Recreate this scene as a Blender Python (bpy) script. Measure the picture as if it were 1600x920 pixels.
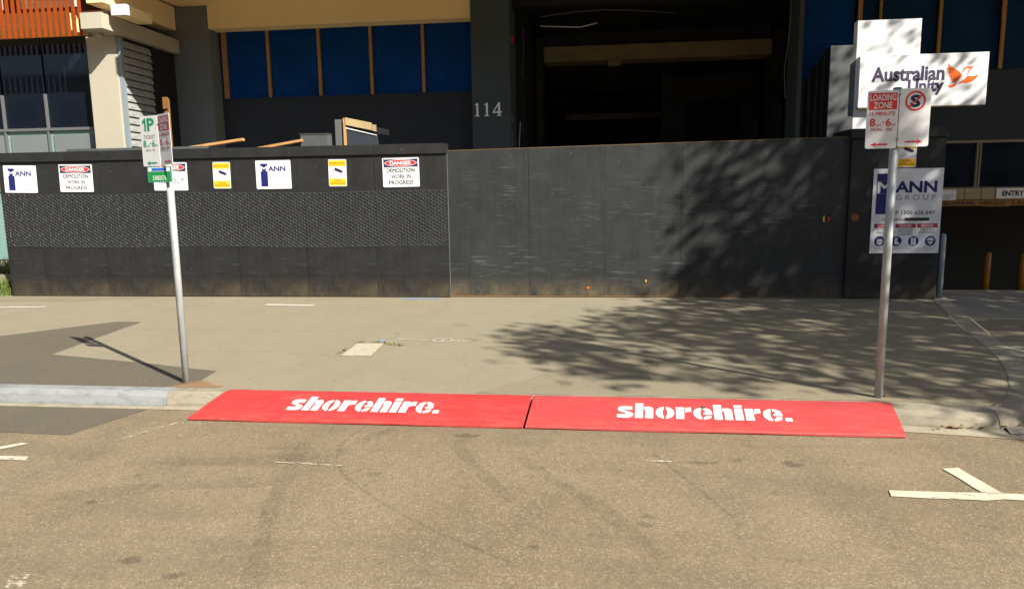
import bpy, bmesh, math, random
from mathutils import Vector, Matrix
R = math.radians
rng = random.Random(7)
scene = bpy.context.scene
for o in list(bpy.data.objects):
    bpy.data.objects.remove(o)

# ------------------------------------------------------------------ camera
cam_d = bpy.data.cameras.new('camera'); cam = bpy.data.objects.new('camera', cam_d)
scene.collection.objects.link(cam); scene.camera = cam
cam_d.sensor_width = 36; cam_d.lens = 24.66; cam_d.clip_start = .05; cam_d.clip_end = 2000
rt = Vector((.99317371, .11579072, -.01408865)); up = Vector((-.00273312, .14385028, .98959569)); fw = Vector((-.11661265, .98280192, -.14318478))
cam.matrix_world = Matrix(((rt.x, up.x, -fw.x, 0), (rt.y, up.y, -fw.y, 0), (rt.z, up.z, -fw.z, 1.68), (0, 0, 0, 1)))
# ------------------------------------------------------------------ sky, sun, exposure
SUN = Vector((.632, -.490, .601)).normalized()
w = bpy.data.worlds.new('World'); scene.world = w; w.use_nodes = True
nt = w.node_tree; bg = nt.nodes['Background']
sky = nt.nodes.new('ShaderNodeTexSky'); sky.sky_type = 'NISHITA'; sky.sun_disc = False
sky.sun_elevation = math.asin(SUN.z); sky.sun_rotation = math.atan2(SUN.x, SUN.y)
sky.air_density = 1.0; sky.dust_density = 1.5; sky.ozone_density = 1.0
nt.links.new(sky.outputs[0], bg.inputs[0]); bg.inputs[1].default_value = .06
sd = bpy.data.lights.new('sun', 'SUN'); sd.energy = 5.0; sd.angle = R(.53); sd.color = (1, .94, .84)
so = bpy.data.objects.new('sun', sd); scene.collection.objects.link(so)
so.rotation_euler = SUN.to_track_quat('Z', 'Y').to_euler(); so.location = (20, -20, 30)
scene.view_settings.view_transform = 'Standard'; scene.view_settings.look = 'None'
scene.view_settings.exposure = 1.03; scene.view_settings.gamma = 1; scene.view_settings.use_curve_mapping = False
scene.render.resolution_x = 1024; scene.render.resolution_y = 588

# ------------------------------------------------------------------ helpers
COL = scene.collection
def link(name, me, parent=None):
    o = bpy.data.objects.new(name, me); COL.objects.link(o)
    if parent is not None: o.parent = parent
    return o
def tag(o, label=None, cat=None, group=None, kind=None):
    if label: o['label'] = label
    if cat: o['category'] = cat
    if group: o['group'] = group
    if kind: o['kind'] = kind
    return o
def thing(name, label, cat, loc=(0, 0, 0), rz=0, group=None):
    o = bpy.data.objects.new(name, None); COL.objects.link(o); o.empty_display_size = .2
    o.location = loc; o.rotation_euler = (0, 0, rz)
    return tag(o, label, cat, group)
class MB:
    def __init__(s): s.v = []; s.f = []
    def poly(s, pts):
        n = len(s.v); s.v += [tuple(p) for p in pts]; s.f.append(tuple(range(n, n + len(pts)))); return s
    def box(s, x0, x1, y0, y1, z0, z1):
        n = len(s.v)
        s.v += [(x, y, z) for z in (z0, z1) for y in (y0, y1) for x in (x0, x1)]
        for f in ((0, 2, 3, 1), (4, 5, 7, 6), (0, 1, 5, 4), (2, 6, 7, 3), (0, 4, 6, 2), (1, 3, 7, 5)): s.f.append(tuple(n + i for i in f))
        return s
    def prism(s, pts, fn0, fn1):
        """pts 2D outline (counter-clockwise), fn0/fn1 map it to the two caps"""
        n = len(s.v); k = len(pts)
        s.v += [tuple(fn0(*p)) for p in pts] + [tuple(fn1(*p)) for p in pts]
        s.f.append(tuple(range(n, n + k))); s.f.append(tuple(range(n + 2 * k - 1, n + k - 1, -1)))
        for i in range(k):
            j = (i + 1) % k; s.f.append((n + j, n + i, n + k + i, n + k + j))
        return s
    def xprism(s, yz, x0, x1): return s.prism(yz, lambda a, b: (x0, a, b), lambda a, b: (x1, a, b))
    def zprism(s, xy, z0, z1): return s.prism(xy, lambda a, b: (a, b, z1), lambda a, b: (a, b, z0))
    def yprism(s, xz, y0, y1): return s.prism(xz, lambda a, b: (a, y0, b), lambda a, b: (a, y1, b))
    def tube(s, pts, rad, n=8, cap=True):
        pts = [Vector(p) for p in pts]; rr = rad if isinstance(rad, (list, tuple)) else [rad] * len(pts)
        base = len(s.v)
        for i, p in enumerate(pts):
            d = (pts[min(i + 1, len(pts) - 1)] - pts[max(i - 1, 0)]).normalized()
            a = d.cross(Vector((0, 0, 1)) if abs(d.z) < .9 else Vector((1, 0, 0))).normalized(); b = d.cross(a)
            for k in range(n):
                t = 2 * math.pi * k / n; s.v.append(tuple(p + rr[i] * (math.cos(t) * a + math.sin(t) * b)))
        for i in range(len(pts) - 1):
            for k in range(n):
                s.f.append((base + i * n + k, base + i * n + (k + 1) % n, base + (i + 1) * n + (k + 1) % n, base + (i + 1) * n + k))
        if cap:
            s.f.append(tuple(base + k for k in range(n))[::-1]); s.f.append(tuple(base + (len(pts) - 1) * n + k for k in range(n)))
        return s
    def mesh(s, name, m, bevel=0, smooth=False):
        me = bpy.data.meshes.new(name); me.from_pydata(s.v, [], s.f); me.validate()
        bm = bmesh.new(); bm.from_mesh(me)
        bmesh.ops.recalc_face_normals(bm, faces=bm.faces)
        if bevel: bmesh.ops.bevel(bm, geom=[e for e in bm.edges if e.is_manifold and e.calc_face_angle(0) > .5], offset=bevel, segments=2, affect='EDGES', clamp_overlap=True)
        bm.to_mesh(me); bm.free()
        if smooth:
            for p in me.polygons: p.use_smooth = True
        me.materials.append(m); return me
    def build(s, name, m, parent=None, bevel=0, smooth=False): return link(name, s.mesh(name, m, bevel, smooth), parent)
def sheet(name, pts, z, m, parent=None):
    """a flat sheet lying at height z (number or function of x, y), facing up"""
    f = z if callable(z) else (lambda x, y: z)
    me = bpy.data.meshes.new(name); me.from_pydata([(x, y, f(x, y)) for x, y in pts], [], [tuple(range(len(pts)))])
    if me.polygons[0].normal.z < 0: me.flip_normals()
    me.materials.append(m); return link(name, me, parent)

# ------------------------------------------------------------------ materials
def mat(name, col, rough=.6, metal=0, spec=.4, var=0, vscale=3, stretch=(1, 1, 1), bump=0, bscale=60, col2=None, emit=None, trans=0):
    """base colour with noise variation towards col2 and fine relief"""
    m = bpy.data.materials.new(name); m.use_nodes = True; t = m.node_tree; b = t.nodes['Principled BSDF']
    b.inputs['Base Color'].default_value = (*col, 1); b.inputs['Roughness'].default_value = rough
    b.inputs['Metallic'].default_value = metal; b.inputs['Specular IOR Level'].default_value = spec
    tc = t.nodes.new('ShaderNodeTexCoord'); mp = t.nodes.new('ShaderNodeMapping'); mp.inputs['Scale'].default_value = stretch
    t.links.new(tc.outputs['Object'], mp.inputs[0])
    if var:
        n = t.nodes.new('ShaderNodeTexNoise'); n.inputs['Scale'].default_value = vscale; n.inputs['Detail'].default_value = 8; n.inputs['Roughness'].default_value = .62
        t.links.new(mp.outputs[0], n.inputs['Vector'])
        r = t.nodes.new('ShaderNodeValToRGB'); r.color_ramp.elements[0].position = .32; r.color_ramp.elements[1].position = .7
        c2 = col2 or tuple(c * (1 - var) for c in col)
        r.color_ramp.elements[0].color = (*col, 1); r.color_ramp.elements[1].color = (*c2, 1)
        t.links.new(n.outputs[0], r.inputs[0]); t.links.new(r.outputs[0], b.inputs['Base Color'])
    if bump:
        n2 = t.nodes.new('ShaderNodeTexNoise'); n2.inputs['Scale'].default_value = bscale; n2.inputs['Detail'].default_value = 4
        t.links.new(mp.outputs[0], n2.inputs['Vector'])
        bp = t.nodes.new('ShaderNodeBump'); bp.inputs['Strength'].default_value = bump; bp.inputs['Distance'].default_value = .01
        t.links.new(n2.outputs[0], bp.inputs['Height']); t.links.new(bp.outputs[0], b.inputs['Normal'])
    return m
class NT:
    """small helper to chain nodes"""
    def __init__(s, name):
        s.m = bpy.data.materials.new(name); s.m.use_nodes = True; s.t = s.m.node_tree; s.b = s.t.nodes['Principled BSDF']
        s.tc = s.t.nodes.new('ShaderNodeTexCoord')
    def vec(s, scale=(1, 1, 1), loc=(0, 0, 0), rot=(0, 0, 0)):
        mp = s.t.nodes.new('ShaderNodeMapping'); mp.inputs['Scale'].default_value = scale; mp.inputs['Location'].default_value = loc; mp.inputs['Rotation'].default_value = rot
        s.t.links.new(s.tc.outputs['Object'], mp.inputs[0]); return mp.outputs[0]
    def noise(s, v, scale, detail=6, rough=.6, dist=0):
        n = s.t.nodes.new('ShaderNodeTexNoise'); n.inputs['Scale'].default_value = scale; n.inputs['Detail'].default_value = detail
        n.inputs['Roughness'].default_value = rough; n.inputs['Distortion'].default_value = dist; s.t.links.new(v, n.inputs['Vector']); return n.outputs[0]
    def voro(s, v, scale, out='Color'):
        n = s.t.nodes.new('ShaderNodeTexVoronoi'); n.inputs['Scale'].default_value = scale; s.t.links.new(v, n.inputs['Vector']); return n.outputs[out]
    def ramp(s, x, a, b, c0=0., c1=1.):
        r = s.t.nodes.new('ShaderNodeMapRange'); r.clamp = True
        for i, k in enumerate((a, b, c0, c1)): r.inputs[i + 1].default_value = k
        s.t.links.new(x, r.inputs[0]); return r.outputs[0]
    def mul(s, a, b):
        n = s.t.nodes.new('ShaderNodeMath'); n.operation = 'MULTIPLY'; s.t.links.new(a, n.inputs[0])
        if isinstance(b, (int, float)): n.inputs[1].default_value = b
        else: s.t.links.new(b, n.inputs[1])
        return n.outputs[0]
    def mix(s, fac, a, b, mode='MIX'):
        n = s.t.nodes.new('ShaderNodeMix'); n.data_type = 'RGBA'; n.blend_type = mode
        for k, i in ((fac, 0), (a, 6), (b, 7)):
            if isinstance(k, tuple): n.inputs[i].default_value = (*k, 1)
            elif isinstance(k, (int, float)): n.inputs[i].default_value = k
            else: s.t.links.new(k, n.inputs[i])
        return n.outputs[2]
    def sep(s, v, k):
        n = s.t.nodes.new('ShaderNodeSeparateXYZ'); s.t.links.new(v, n.inputs[0]); return n.outputs[k]
    def color(s, c): s.t.links.new(c, s.b.inputs['Base Color']); return s
    def rough(s, c):
        if isinstance(c, (int, float)): s.b.inputs['Roughness'].default_value = c
        else: s.t.links.new(c, s.b.inputs['Roughness'])
        return s
    def bump(s, h, st, dist=.01):
        bp = s.t.nodes.new('ShaderNodeBump'); bp.inputs['Strength'].default_value = st; bp.inputs['Distance'].default_value = dist
        s.t.links.new(h, bp.inputs['Height']); s.t.links.new(bp.outputs[0], s.b.inputs['Normal']); return s
    def alpha(s, a): s.t.links.new(a, s.b.inputs['Alpha']); return s

def asphalt(name, base, warm, dark, speck, grain=150, chips=.5):
    n = NT(name); v = n.vec(); big = n.noise(v, .55, 6, .6, .5); mid = n.noise(n.vec((1, .45, 1)), 2.3, 8, .68)
    c = n.mix(n.ramp(big, .35, .68), base, warm)
    c = n.mix(n.ramp(mid, .46, .74, 0, .75), c, dark)
    g = n.noise(v, grain, 3, .7); c = n.mix(n.ramp(g, .34, .60, .60, 0), c, tuple(k * .42 for k in base)); c = n.mix(n.ramp(g, .54, .74, 0, .55), c, tuple(min(1, k * 1.75) for k in base))
    vo = n.voro(v, grain * .8, 'Color'); vr = n.sep(vo, 0)
    c = n.mix(n.ramp(vr, .80, .99, 0, chips), c, speck)
    vd = n.sep(n.voro(n.vec((1, 1, 1), (3.1, 1.7, 0)), grain * .3, 'Color'), 1)
    c = n.mix(n.ramp(vd, .95, .99, 0, .4), c, tuple(k * .45 for k in base))
    blot = n.noise(n.vec((1, .6, 1), (9, 4, 0)), 11, 3, .5); c = n.mix(n.ramp(blot, .70, .80, 0, .3), c, tuple(k * .5 for k in base))
    for sc_, lo, rad, col_, loc_ in ((5.5, .90, .10, tuple(k * .45 for k in base), (7, 2, 0)), (9, .93, .07, tuple(min(1, k * 1.7) for k in base), (1, 5, 0)), (14, .90, .10, tuple(k * .6 for k in base), (4, 9, 0))):
        vv = n.vec((1, 1, 1), loc_); c = n.mix(n.mul(n.ramp(n.sep(n.voro(vv, sc_, 'Color'), 2), lo, lo + .01), n.ramp(n.voro(vv, sc_, 'Distance'), rad * .6, rad, .7, 0)), c, col_)
    strk = n.noise(n.vec((.25, 1.6, 1), (2, 8, 0), (0, 0, .35)), 1.7, 7, .68); c = n.mix(n.ramp(strk, .50, .72, 0, .5), c, dark)
    n.color(c).rough(.9).bump(g, .45, .006); n.b.inputs['Specular IOR Level'].default_value = .25
    return n.m
M = {}
M['road'] = asphalt('road_asphalt', (.248, .196, .124), (.190, .142, .082), (.135, .108, .070), (.42, .35, .24), 130, .45)
M['path'] = asphalt('footpath_asphalt', (.272, .242, .168), (.292, .245, .165), (.222, .198, .142), (.38, .34, .25), 230, .3)
M['patch'] = asphalt('new_asphalt', (.126, .109, .080), (.138, .117, .082), (.108, .092, .07), (.27, .24, .18), 230, .25)
M['lane'] = asphalt('crossing_asphalt', (.245, .212, .146), (.262, .222, .148), (.205, .178, .124), (.34, .30, .22), 230, .3)
def concrete(name, a, b, dirt, sc=2.5):
    n = NT(name); v = n.vec(); c = n.mix(n.ramp(n.noise(v, sc, 8, .65), .35, .68), a, b)
    c = n.mix(n.ramp(n.noise(n.vec((1.2, 1.2, 4), (5, 2, 1)), sc * 2.4, 6, .7), .47, .70, 0, .8), c, dirt)
    g = n.noise(v, 120, 3, .7); c = n.mix(n.ramp(g, .35, .65, .25, 0), c, tuple(k * .5 for k in a))
    n.color(c).rough(.85).bump(g, .3, .004); return n.m
M['bluestone'] = concrete('kerb_blue_grey', (.285, .295, .29), (.225, .232, .235), (.13, .15, .15), 2.2)
M['kerbconc'] = concrete('kerb_concrete', (.30, .265, .19), (.24, .21, .155), (.12, .105, .08))
M['gutter'] = concrete('gutter_concrete', (.36, .315, .225), (.29, .255, .18), (.2, .165, .11))
M['slabconc'] = concrete('drive_concrete', (.27, .245, .195), (.22, .20, .16), (.15, .135, .11), 1.2)
M['pit'] = concrete('pit_concrete', (.47, .43, .32), (.40, .36, .27), (.3, .26, .18), 6)
M['sand'] = None

def black_ply(name, base, scuff, dirt, scuff_amt=.8, height=2.4):
    n = NT(name); v = n.vec(); c = n.mix(n.ramp(n.noise(v, 1.1, 6, .6), .35, .7), base, tuple(k * 1.45 for k in base))
    st = n.noise(n.vec((7, 1, .35), (2, 0, 0)), 2.2, 6, .65); c = n.mix(n.ramp(st, .5, .75, 0, .55), c, tuple(k * .55 for k in base))
    hs = n.noise(n.vec((.7, 1, 9), (1, 0, 3)), 3.2, 8, .72); zone = n.ramp(n.noise(n.vec((.8, 1, .9), (4, 0, 2)), 1.1, 3, .5), .44, .64)
    c = n.mix(n.mul(n.mul(n.ramp(hs, .54, .68), zone), scuff_amt), c, scuff)
    z = n.sep(n.tc.outputs['Object'], 2); dn = n.noise(n.vec((1.2, 1, .6)), 2.6, 6, .7)
    low = n.mul(n.ramp(z, .0, .34, 1, 0), n.ramp(dn, .36, .66)); c = n.mix(n.mul(low, .8), c, dirt)
    sp = n.sep(n.voro(v, 34, 'Color'), 0); sd_ = n.voro(v, 34, 'Distance')
    c = n.mix(n.mul(n.ramp(sp, .975, .985), n.ramp(sd_, .12, .2, .7, 0)), c, (.35, .34, .3))
    n.color(c).rough(n.ramp(n.noise(v, 4, 5, .6), .3, .7, .42, .68)).bump(n.noise(n.vec((6, 1, 1)), 18, 5, .6), .12, .004); n.b.inputs['Specular IOR Level'].default_value = .35
    return n.m
M['ply'] = black_ply('black_painted_ply', (.0150, .0153, .0150), (.075, .082, .082), (.11, .082, .045), .35)
M['gateply'] = black_ply('scuffed_gate_ply', (.0215, .0235, .0230), (.12, .135, .138), (.17, .125, .065), .75)
M['rawply'] = mat('raw_ply_edge', (.22, .135, .065), .8, var=.5, vscale=30)
M['timber'] = mat('pine_timber', (.50, .27, .085), .7, var=.45, vscale=5, stretch=(6, 6, .6), bump=.1)
M['oldtimber'] = mat('weathered_timber', (.27, .13, .035), .8, var=.5, vscale=5, stretch=(6, 6, .6), bump=.1)
M['brightpine'] = mat('fresh_pine', (.62, .33, .12), .7, var=.35, vscale=6, stretch=(1, 6, 6), bump=.1)
M['wire'] = mat('galvanised_wire', (.17, .18, .18), .5, .4, var=.3, vscale=40)
M['galv'] = mat('galvanised_steel', (.46, .49, .49), .55, .25, var=.35, vscale=14, stretch=(1, 1, .3), bump=.05)
M['steel'] = mat('dull_steel', (.33, .34, .33), .5, .7)
M['rust'] = mat('rusty_bolt', (.22, .08, .035), .8)
M['white'] = mat('white_sign_face', (.80, .80, .80), .42, var=.08, vscale=5)
M['plate'] = mat('white_plate_enamel', (.74, .75, .74), .35, var=.12, vscale=7)
M['numeral'] = mat('bright_numeral', (.95, .96, .96), .5)
M['navy'] = mat('navy_print', (.012, .016, .13), .45)
M['darknavy'] = mat('deep_navy_print', (.02, .018, .055), .45)
M['purple'] = mat('dark_purple_print', (.045, .032, .085), .5)
M['red'] = mat('red_print', (.62, .035, .035), .42)
M['maroon'] = mat('faded_red_print', (.42, .025, .06), .45)
M['black'] = mat('black_print', (.02, .02, .02), .5)
M['greyprint'] = mat('grey_print', (.22, .22, .24), .5)
M['palegrey'] = mat('pale_grey_print', (.52, .53, .56), .5)
M['yellow'] = mat('yellow_print', (.82, .47, .02), .42)
M['brownprint'] = mat('brown_print', (.22, .10, .008), .5)
M['greenprint'] = mat('green_print', (.01, .26, .12), .4)
M['greenplate'] = mat('green_plate', (.012, .23, .055), .4)
M['tealplate'] = mat('teal_frame', (.05, .24, .19), .4)
M['blueprint'] = mat('blue_print', (.02, .12, .50), .4)
M['orangeprint'] = mat('orange_print', (.80, .13, .012), .45)
def rubber(name='red_ramp', a=(.40, .026, .026), b=(.44, .036, .034)):
    n = NT(name); v = n.vec(); c = n.mix(n.ramp(n.noise(v, 1.6, 7, .65), .35, .68), a, b)
    c = n.mix(n.ramp(n.noise(n.vec((.6, 3, 1), (3, 1, 0)), 3.5, 8, .7), .52, .72, 0, .6), c, (.46, .095, .075))
    c = n.mix(n.ramp(n.noise(n.vec((1, 2, 1), (8, 1, 0)), 7, 6, .7), .62, .76, 0, .6), c, (.27, .02, .022))
    sp = n.sep(n.voro(v, 45, 'Color'), 0); c = n.mix(n.mul(n.ramp(sp, .97, .98), n.ramp(n.voro(v, 45, 'Distance'), .1, .2, .6, 0)), c, (.62, .5, .42))
    yy = n.sep(n.tc.outputs['Object'], 1); dn = n.noise(n.vec((1.3, 4, 1), (6, 0, 0)), 3.0, 8, .72)
    c = n.mix(n.mul(n.ramp(yy, .02, .16, 1, 0), n.ramp(dn, .42, .68, 0, .5)), c, (.42, .10, .07))
    c = n.mix(n.ramp(n.noise(n.vec((5, .8, 1), (1, 7, 0), (0, 0, .5)), 2.2, 8, .75), .63, .74, 0, .6), c, (.20, .022, .024))
    c = n.mix(n.ramp(n.noise(n.vec((1, 3, 1), (9, 9, 0)), 60, 4, .7), .62, .75, 0, .45), c, (.50, .15, .12))
    n.color(c).rough(n.ramp(dn, .3, .7, .5, .8)).bump(n.noise(v, 160, 3, .6), .2, .003); return n.m
M['rubber'] = rubber(); M['rubber_pink'] = rubber('faded_red_ramp', (.375, .036, .037), (.40, .046, .046))
def worn_white(name, c, thr, sc):
    n = NT(name); a = n.ramp(n.noise(n.vec((1, 2, 1)), sc, 8, .75), thr - .06, thr + .03)
    fine = n.ramp(n.noise(n.vec((1, 1, 1), (3, 3, 3)), 150, 3, .7), .33, .42, .35, 1)
    n.color(n.mix(n.ramp(n.noise(n.vec(), 6), .3, .7), c, tuple(k * .78 for k in c))).rough(.7).alpha(n.mul(a, fine)); return n.m
M['stencil'] = worn_white('stencil_white', (.72, .66, .62), .36, 16)
M['roadpaint'] = worn_white('road_paint', (.60, .55, .42), .40, 9)
M['oldpaint'] = worn_white('worn_road_paint', (.52, .46, .35), .52, 16)
M['spray'] = worn_white('spray_white', (.62, .58, .49), .45, 30)
M['blue_spray'] = worn_white('spray_blue', (.22, .36, .62), .46, 18)
def stain(name, c, thr, sc, strength):
    n = NT(name); a = n.mul(n.ramp(n.noise(n.vec((1, 1, 1)), sc, 8, .7), thr - .18, thr + .2), strength)
    n.b.inputs['Base Color'].default_value = (*c, 1); n.rough(.9).alpha(a); n.b.inputs['Specular IOR Level'].default_value = .1; return n.m
M['sand'] = stain('orange_sand', (.34, .19, .09), .45, 16, .8)
M['tyre'] = stain('tyre_rubber_mark', (.06, .055, .045), .5, 9, .15)
M['tyre_edge'] = stain('tyre_edge_mark', (.06, .055, .045), .48, 12, .19)
M['oil'] = stain('oil_stain', (.05, .046, .04), .42, 20, .3)
M['crack'] = stain('bitumen_seam', (.07, .06, .048), .5, 14, .38)
def render(name, a, b, bump=.5):
    n = NT(name); v = n.vec(); c = n.mix(n.ramp(n.noise(v, 1.3, 6, .6), .3, .7), a, b)
    n.color(c).rough(.85).bump(n.noise(v, 38, 4, .65), bump, .01); return n.m
M['cream'] = render('cream_render', (.44, .405, .31), (.40, .365, .28))
M['soffit'] = render('cream_soffit', (.93, .72, .38), (.88, .68, .36), .12)
M['charcoal'] = render('charcoal_paint', (.155, .175, .180), (.14, .158, .162), .06)
M['blackwall'] = render('black_wall', (.027, .035, .048), (.023, .029, .040), .08)
M['pillar'] = render('dark_green_grey_paint', (.056, .076, .082), (.048, .066, .071), .06)
M['bluefilm'] = mat('blue_film', (.0004, .055, .25), .7, spec=.12, var=.35, vscale=1.5)
M['navyglass'] = mat('navy_film', (.003, .034, .105), .6, spec=.12, var=.4, vscale=1.3)
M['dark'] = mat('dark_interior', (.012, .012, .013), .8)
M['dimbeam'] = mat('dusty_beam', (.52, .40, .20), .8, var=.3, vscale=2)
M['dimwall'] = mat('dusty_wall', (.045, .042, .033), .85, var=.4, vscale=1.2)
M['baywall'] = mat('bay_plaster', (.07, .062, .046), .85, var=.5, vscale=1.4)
M['glass'] = mat('tinted_glass', (.006, .009, .016), .06, spec=.5)
M['paleglass'] = mat('frosted_green_glass', (.20, .33, .29), .25)
M['alu'] = mat('grey_aluminium', (.16, .165, .17), .45, .3)
M['bronze'] = mat('bronze_frame', (.23, .20, .13), .5, .2)
M['fin'] = mat('orange_fin', (.33, .055, .004), .6, spec=.15, var=.3, vscale=2.5, stretch=(1, 1, .6))
M['finback'] = mat('dark_red_backing', (.055, .014, .008), .8)
M['flash'] = mat('blue_grey_flashing', (.26, .31, .34), .45, .2)
M['louvre'] = mat('grey_louvre', (.34, .35, .34), .6, var=.45, vscale=8, stretch=(1, 1, 3))
M['greyboard'] = mat('weathered_grey_board', (.10, .11, .107), .7, var=.4, vscale=1.6, bump=.05)
M['lampwhite'] = mat('white_fitting', (.78, .78, .80), .4)
M['beige'] = mat('beige_strip', (.40, .31, .18), .6, var=.15, vscale=3)
M['safety'] = mat('safety_yellow', (.30, .135, .010), .55, var=.3, vscale=4)
M['bark'] = mat('grey_bark', (.16, .13, .095), .9, var=.5, vscale=6, stretch=(3, 3, 1), bump=.5, bscale=20)
M['leaf'] = mat('green_leaf', (.055, .10, .022), .55, var=.5, vscale=.9, col2=(.10, .13, .03))
M['grass'] = mat('grass_blade', (.07, .14, .02), .6, var=.5, vscale=14, col2=(.16, .17, .04))
M['drygrass'] = mat('dry_weed', (.20, .16, .05), .7, var=.5, vscale=20, col2=(.08, .10, .02))
M['litter'] = mat('brown_leaf_litter', (.15, .075, .028), .8, var=.4, vscale=25, col2=(.32, .2, .08))
M['soil'] = mat('garden_soil', (.10, .07, .045), .95, var=.4, vscale=9, bump=.5)
M['cloth'] = mat('black_cloth', (.011, .011, .014), .9)
M['ground'] = mat('bare_earth', (.16, .13, .09), .95, var=.3, vscale=.2)

# ------------------------------------------------------------------ lettering
def text_mesh(s, bold=0, spacing=1.0):
    if bold and 'M' in s:                              # thicken by stacked, slightly shifted copies
        base = text_mesh(s, 0, spacing); V, F = [], []
        for k, (dx_, dy_) in enumerate(((0, 0), (1, 0), (-1, 0), (0, .7), (0, -.7), (.8, .6), (-.8, .6), (.8, -.6), (-.8, -.6))):
            n = len(V); V += [(v.co.x + dx_ * bold, v.co.y + dy_ * bold, k) for v in base.vertices]; F += [tuple(n + i for i in p.vertices) for p in base.polygons]
        me = bpy.data.meshes.new('lettering'); me.from_pydata(V, [], F); bpy.data.meshes.remove(base); return me
    cu = bpy.data.curves.new('lettering', 'FONT'); cu.body = s; cu.size = 1; cu.offset = bold; cu.space_character = spacing; cu.resolution_u = 3
    ob = bpy.data.objects.new('lettering', cu); me = bpy.data.meshes.new_from_object(ob)
    bpy.data.objects.remove(ob); bpy.data.curves.remove(cu); return me
def letter(parent, s, m, box, y=-.004, bold=0, spacing=1.0, name='lettering', shear=0):
    """flat lettering fitted into box = (x0, x1, z0, z1) on a face looking along -y"""
    me = text_mesh(s, bold, spacing); xs = [v.co.x for v in me.vertices]; ys = [v.co.y for v in me.vertices]
    ax, bx, ay, by = min(xs), max(xs), min(ys), max(ys); x0, x1, z0, z1 = box
    for v in me.vertices:
        a, b = (v.co.x - ax) / (bx - ax), (v.co.y - ay) / (by - ay)
        v.co = (x0 + a * (x1 - x0) + shear * b * (z1 - z0), y - .00012 * round(v.co.z), z0 + b * (z1 - z0))
    me.materials.clear(); me.materials.append(m); me.name = name
    if (z1 - z0) < .07 or (bold and 'M' in s): return link(name, me, parent)
    bm = bmesh.new(); bm.from_mesh(me); left = set(bm.faces); bm.verts.ensure_lookup_table(); isl = []
    bmesh.ops.remove_doubles(bm, verts=bm.verts, dist=1e-6); left = set(bm.faces)
    while left:                                   # one mesh for each letter
        st = [left.pop()]; comp = [st[0]]
        while st:
            for ed in st.pop().edges:
                for f in ed.link_faces:
                    if f in left: left.discard(f); st.append(f); comp.append(f)
        isl.append(comp)
    isl.sort(key=lambda c: min(v.co.x for f in c for v in f.verts)); o = None; groups = []
    for c in isl:
        a, b = min(v.co.x for f in c for v in f.verts), max(v.co.x for f in c for v in f.verts)
        if groups and (a + b) / 2 < groups[-1][1]: groups[-1][2].extend(c); groups[-1][1] = max(b, groups[-1][1])
        else: groups.append([a, b, list(c)])
    for _, _, c in groups:
        mb = MB()
        for f in c: mb.poly([v.co for v in f.verts])
        m2 = bpy.data.meshes.new('letter'); m2.from_pydata(mb.v, [], mb.f); m2.materials.append(m); o = link('letter', m2, parent)
    bm.free(); bpy.data.meshes.remove(me); return o
def flat(parent, polys, m, y=-.003, name='print', sx=1, sz=1, ox=0, oz=0):
    mb = MB()
    for p in polys: mb.poly([(ox + a * sx, y, oz + b * sz) for a, b in p])
    me = bpy.data.meshes.new(name); me.from_pydata(mb.v, [], mb.f)
    for p in me.polygons:
        if p.normal.y > 0: p.flip()
    me.materials.append(m); return link(name, me, parent)
def rect(x0, x1, z0, z1): return [(x0, z0), (x1, z0), (x1, z1), (x0, z1)]
def ell(cx, cz, rx, rz, n=28, a0=0, a1=360): return [(cx + rx * math.cos(R(a0 + (a1 - a0) * i / n)), cz + rz * math.sin(R(a0 + (a1 - a0) * i / n))) for i in range(n if a1 - a0 == 360 else n + 1)]
def ring(cx, cz, ro, ri, n=32):
    o = ell(cx, cz, ro, ro, n); i = ell(cx, cz, ri, ri, n); return [[o[k], o[(k + 1) % n], i[(k + 1) % n], i[k]] for k in range(n)]
def rrect(w, h, r, n=4):
    pts = []
    for cx, cz, a in ((w / 2 - r, r, -90), (w / 2 - r, h - r, 0), (-w / 2 + r, h - r, 90), (-w / 2 + r, r, 180)):
        for i in range(n + 1): pts.append((cx + r * math.cos(R(a + 90 * i / n)), cz + r * math.sin(R(a + 90 * i / n))))
    return pts
def panel(parent, w, h, m, t=.006, r=.012, name='panel'):
    return MB().yprism(rrect(w, h, r), -t, 0).build(name, m, parent)
def screws(parent, w, h, m, inset=.02, y=-.012, r=.006):
    for sx in (-1, 1):
        for z in (inset, h - inset):
            MB().yprism(ell(sx * (w / 2 - inset), z, r, r, 8), y, -.001).build('screw', m, parent)

# ================================================================== SETTING: ground, road, kerb, footpath
g = sheet('ground', [(-400, -400), (400, -400), (400, 400), (-400, 400)], -3.2, M['ground']); tag(g, 'bare earth far below and around the street', kind='structure')
ZR = -.12
road = sheet('road', [(-70, -16), (70, -16), (70, 5.56), (-70, 5.56)], ZR, M['road']); tag(road, 'sunlit worn asphalt road in front of the red ramps', kind='structure')
def rough_edge(pts, step=.14, amp=.009):
    out_ = []
    for (x0, y0), (x1, y1) in zip(pts, pts[1:] + pts[:1]):
        n = max(1, int(math.hypot(x1 - x0, y1 - y0) / step))
        for i in range(n): f = i / n; out_.append((x0 + (x1 - x0) * f + rng.uniform(-amp, amp), y0 + (y1 - y0) * f + rng.uniform(-amp, amp)))
    return out_
def on_road(name, pts, m, k=1): return sheet(name, rough_edge(pts, .09, .004) if 'paint' in name else rough_edge(pts), ZR + .003 * k, m, road)
on_road('asphalt_patch', [(-9.5, 5.38), (-3.81, 5.43), (-4.03, 4.76), (-4.63, 4.79), (-9.5, 4.86)], M['patch'])
on_road('paint_line', [(1.755, 4.225), (1.735, 4.140), (2.25, 4.128), (2.36, 4.15), (7.5, 4.13), (7.5, 4.225), (2.34, 4.235)], M['roadpaint'], 2)
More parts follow.
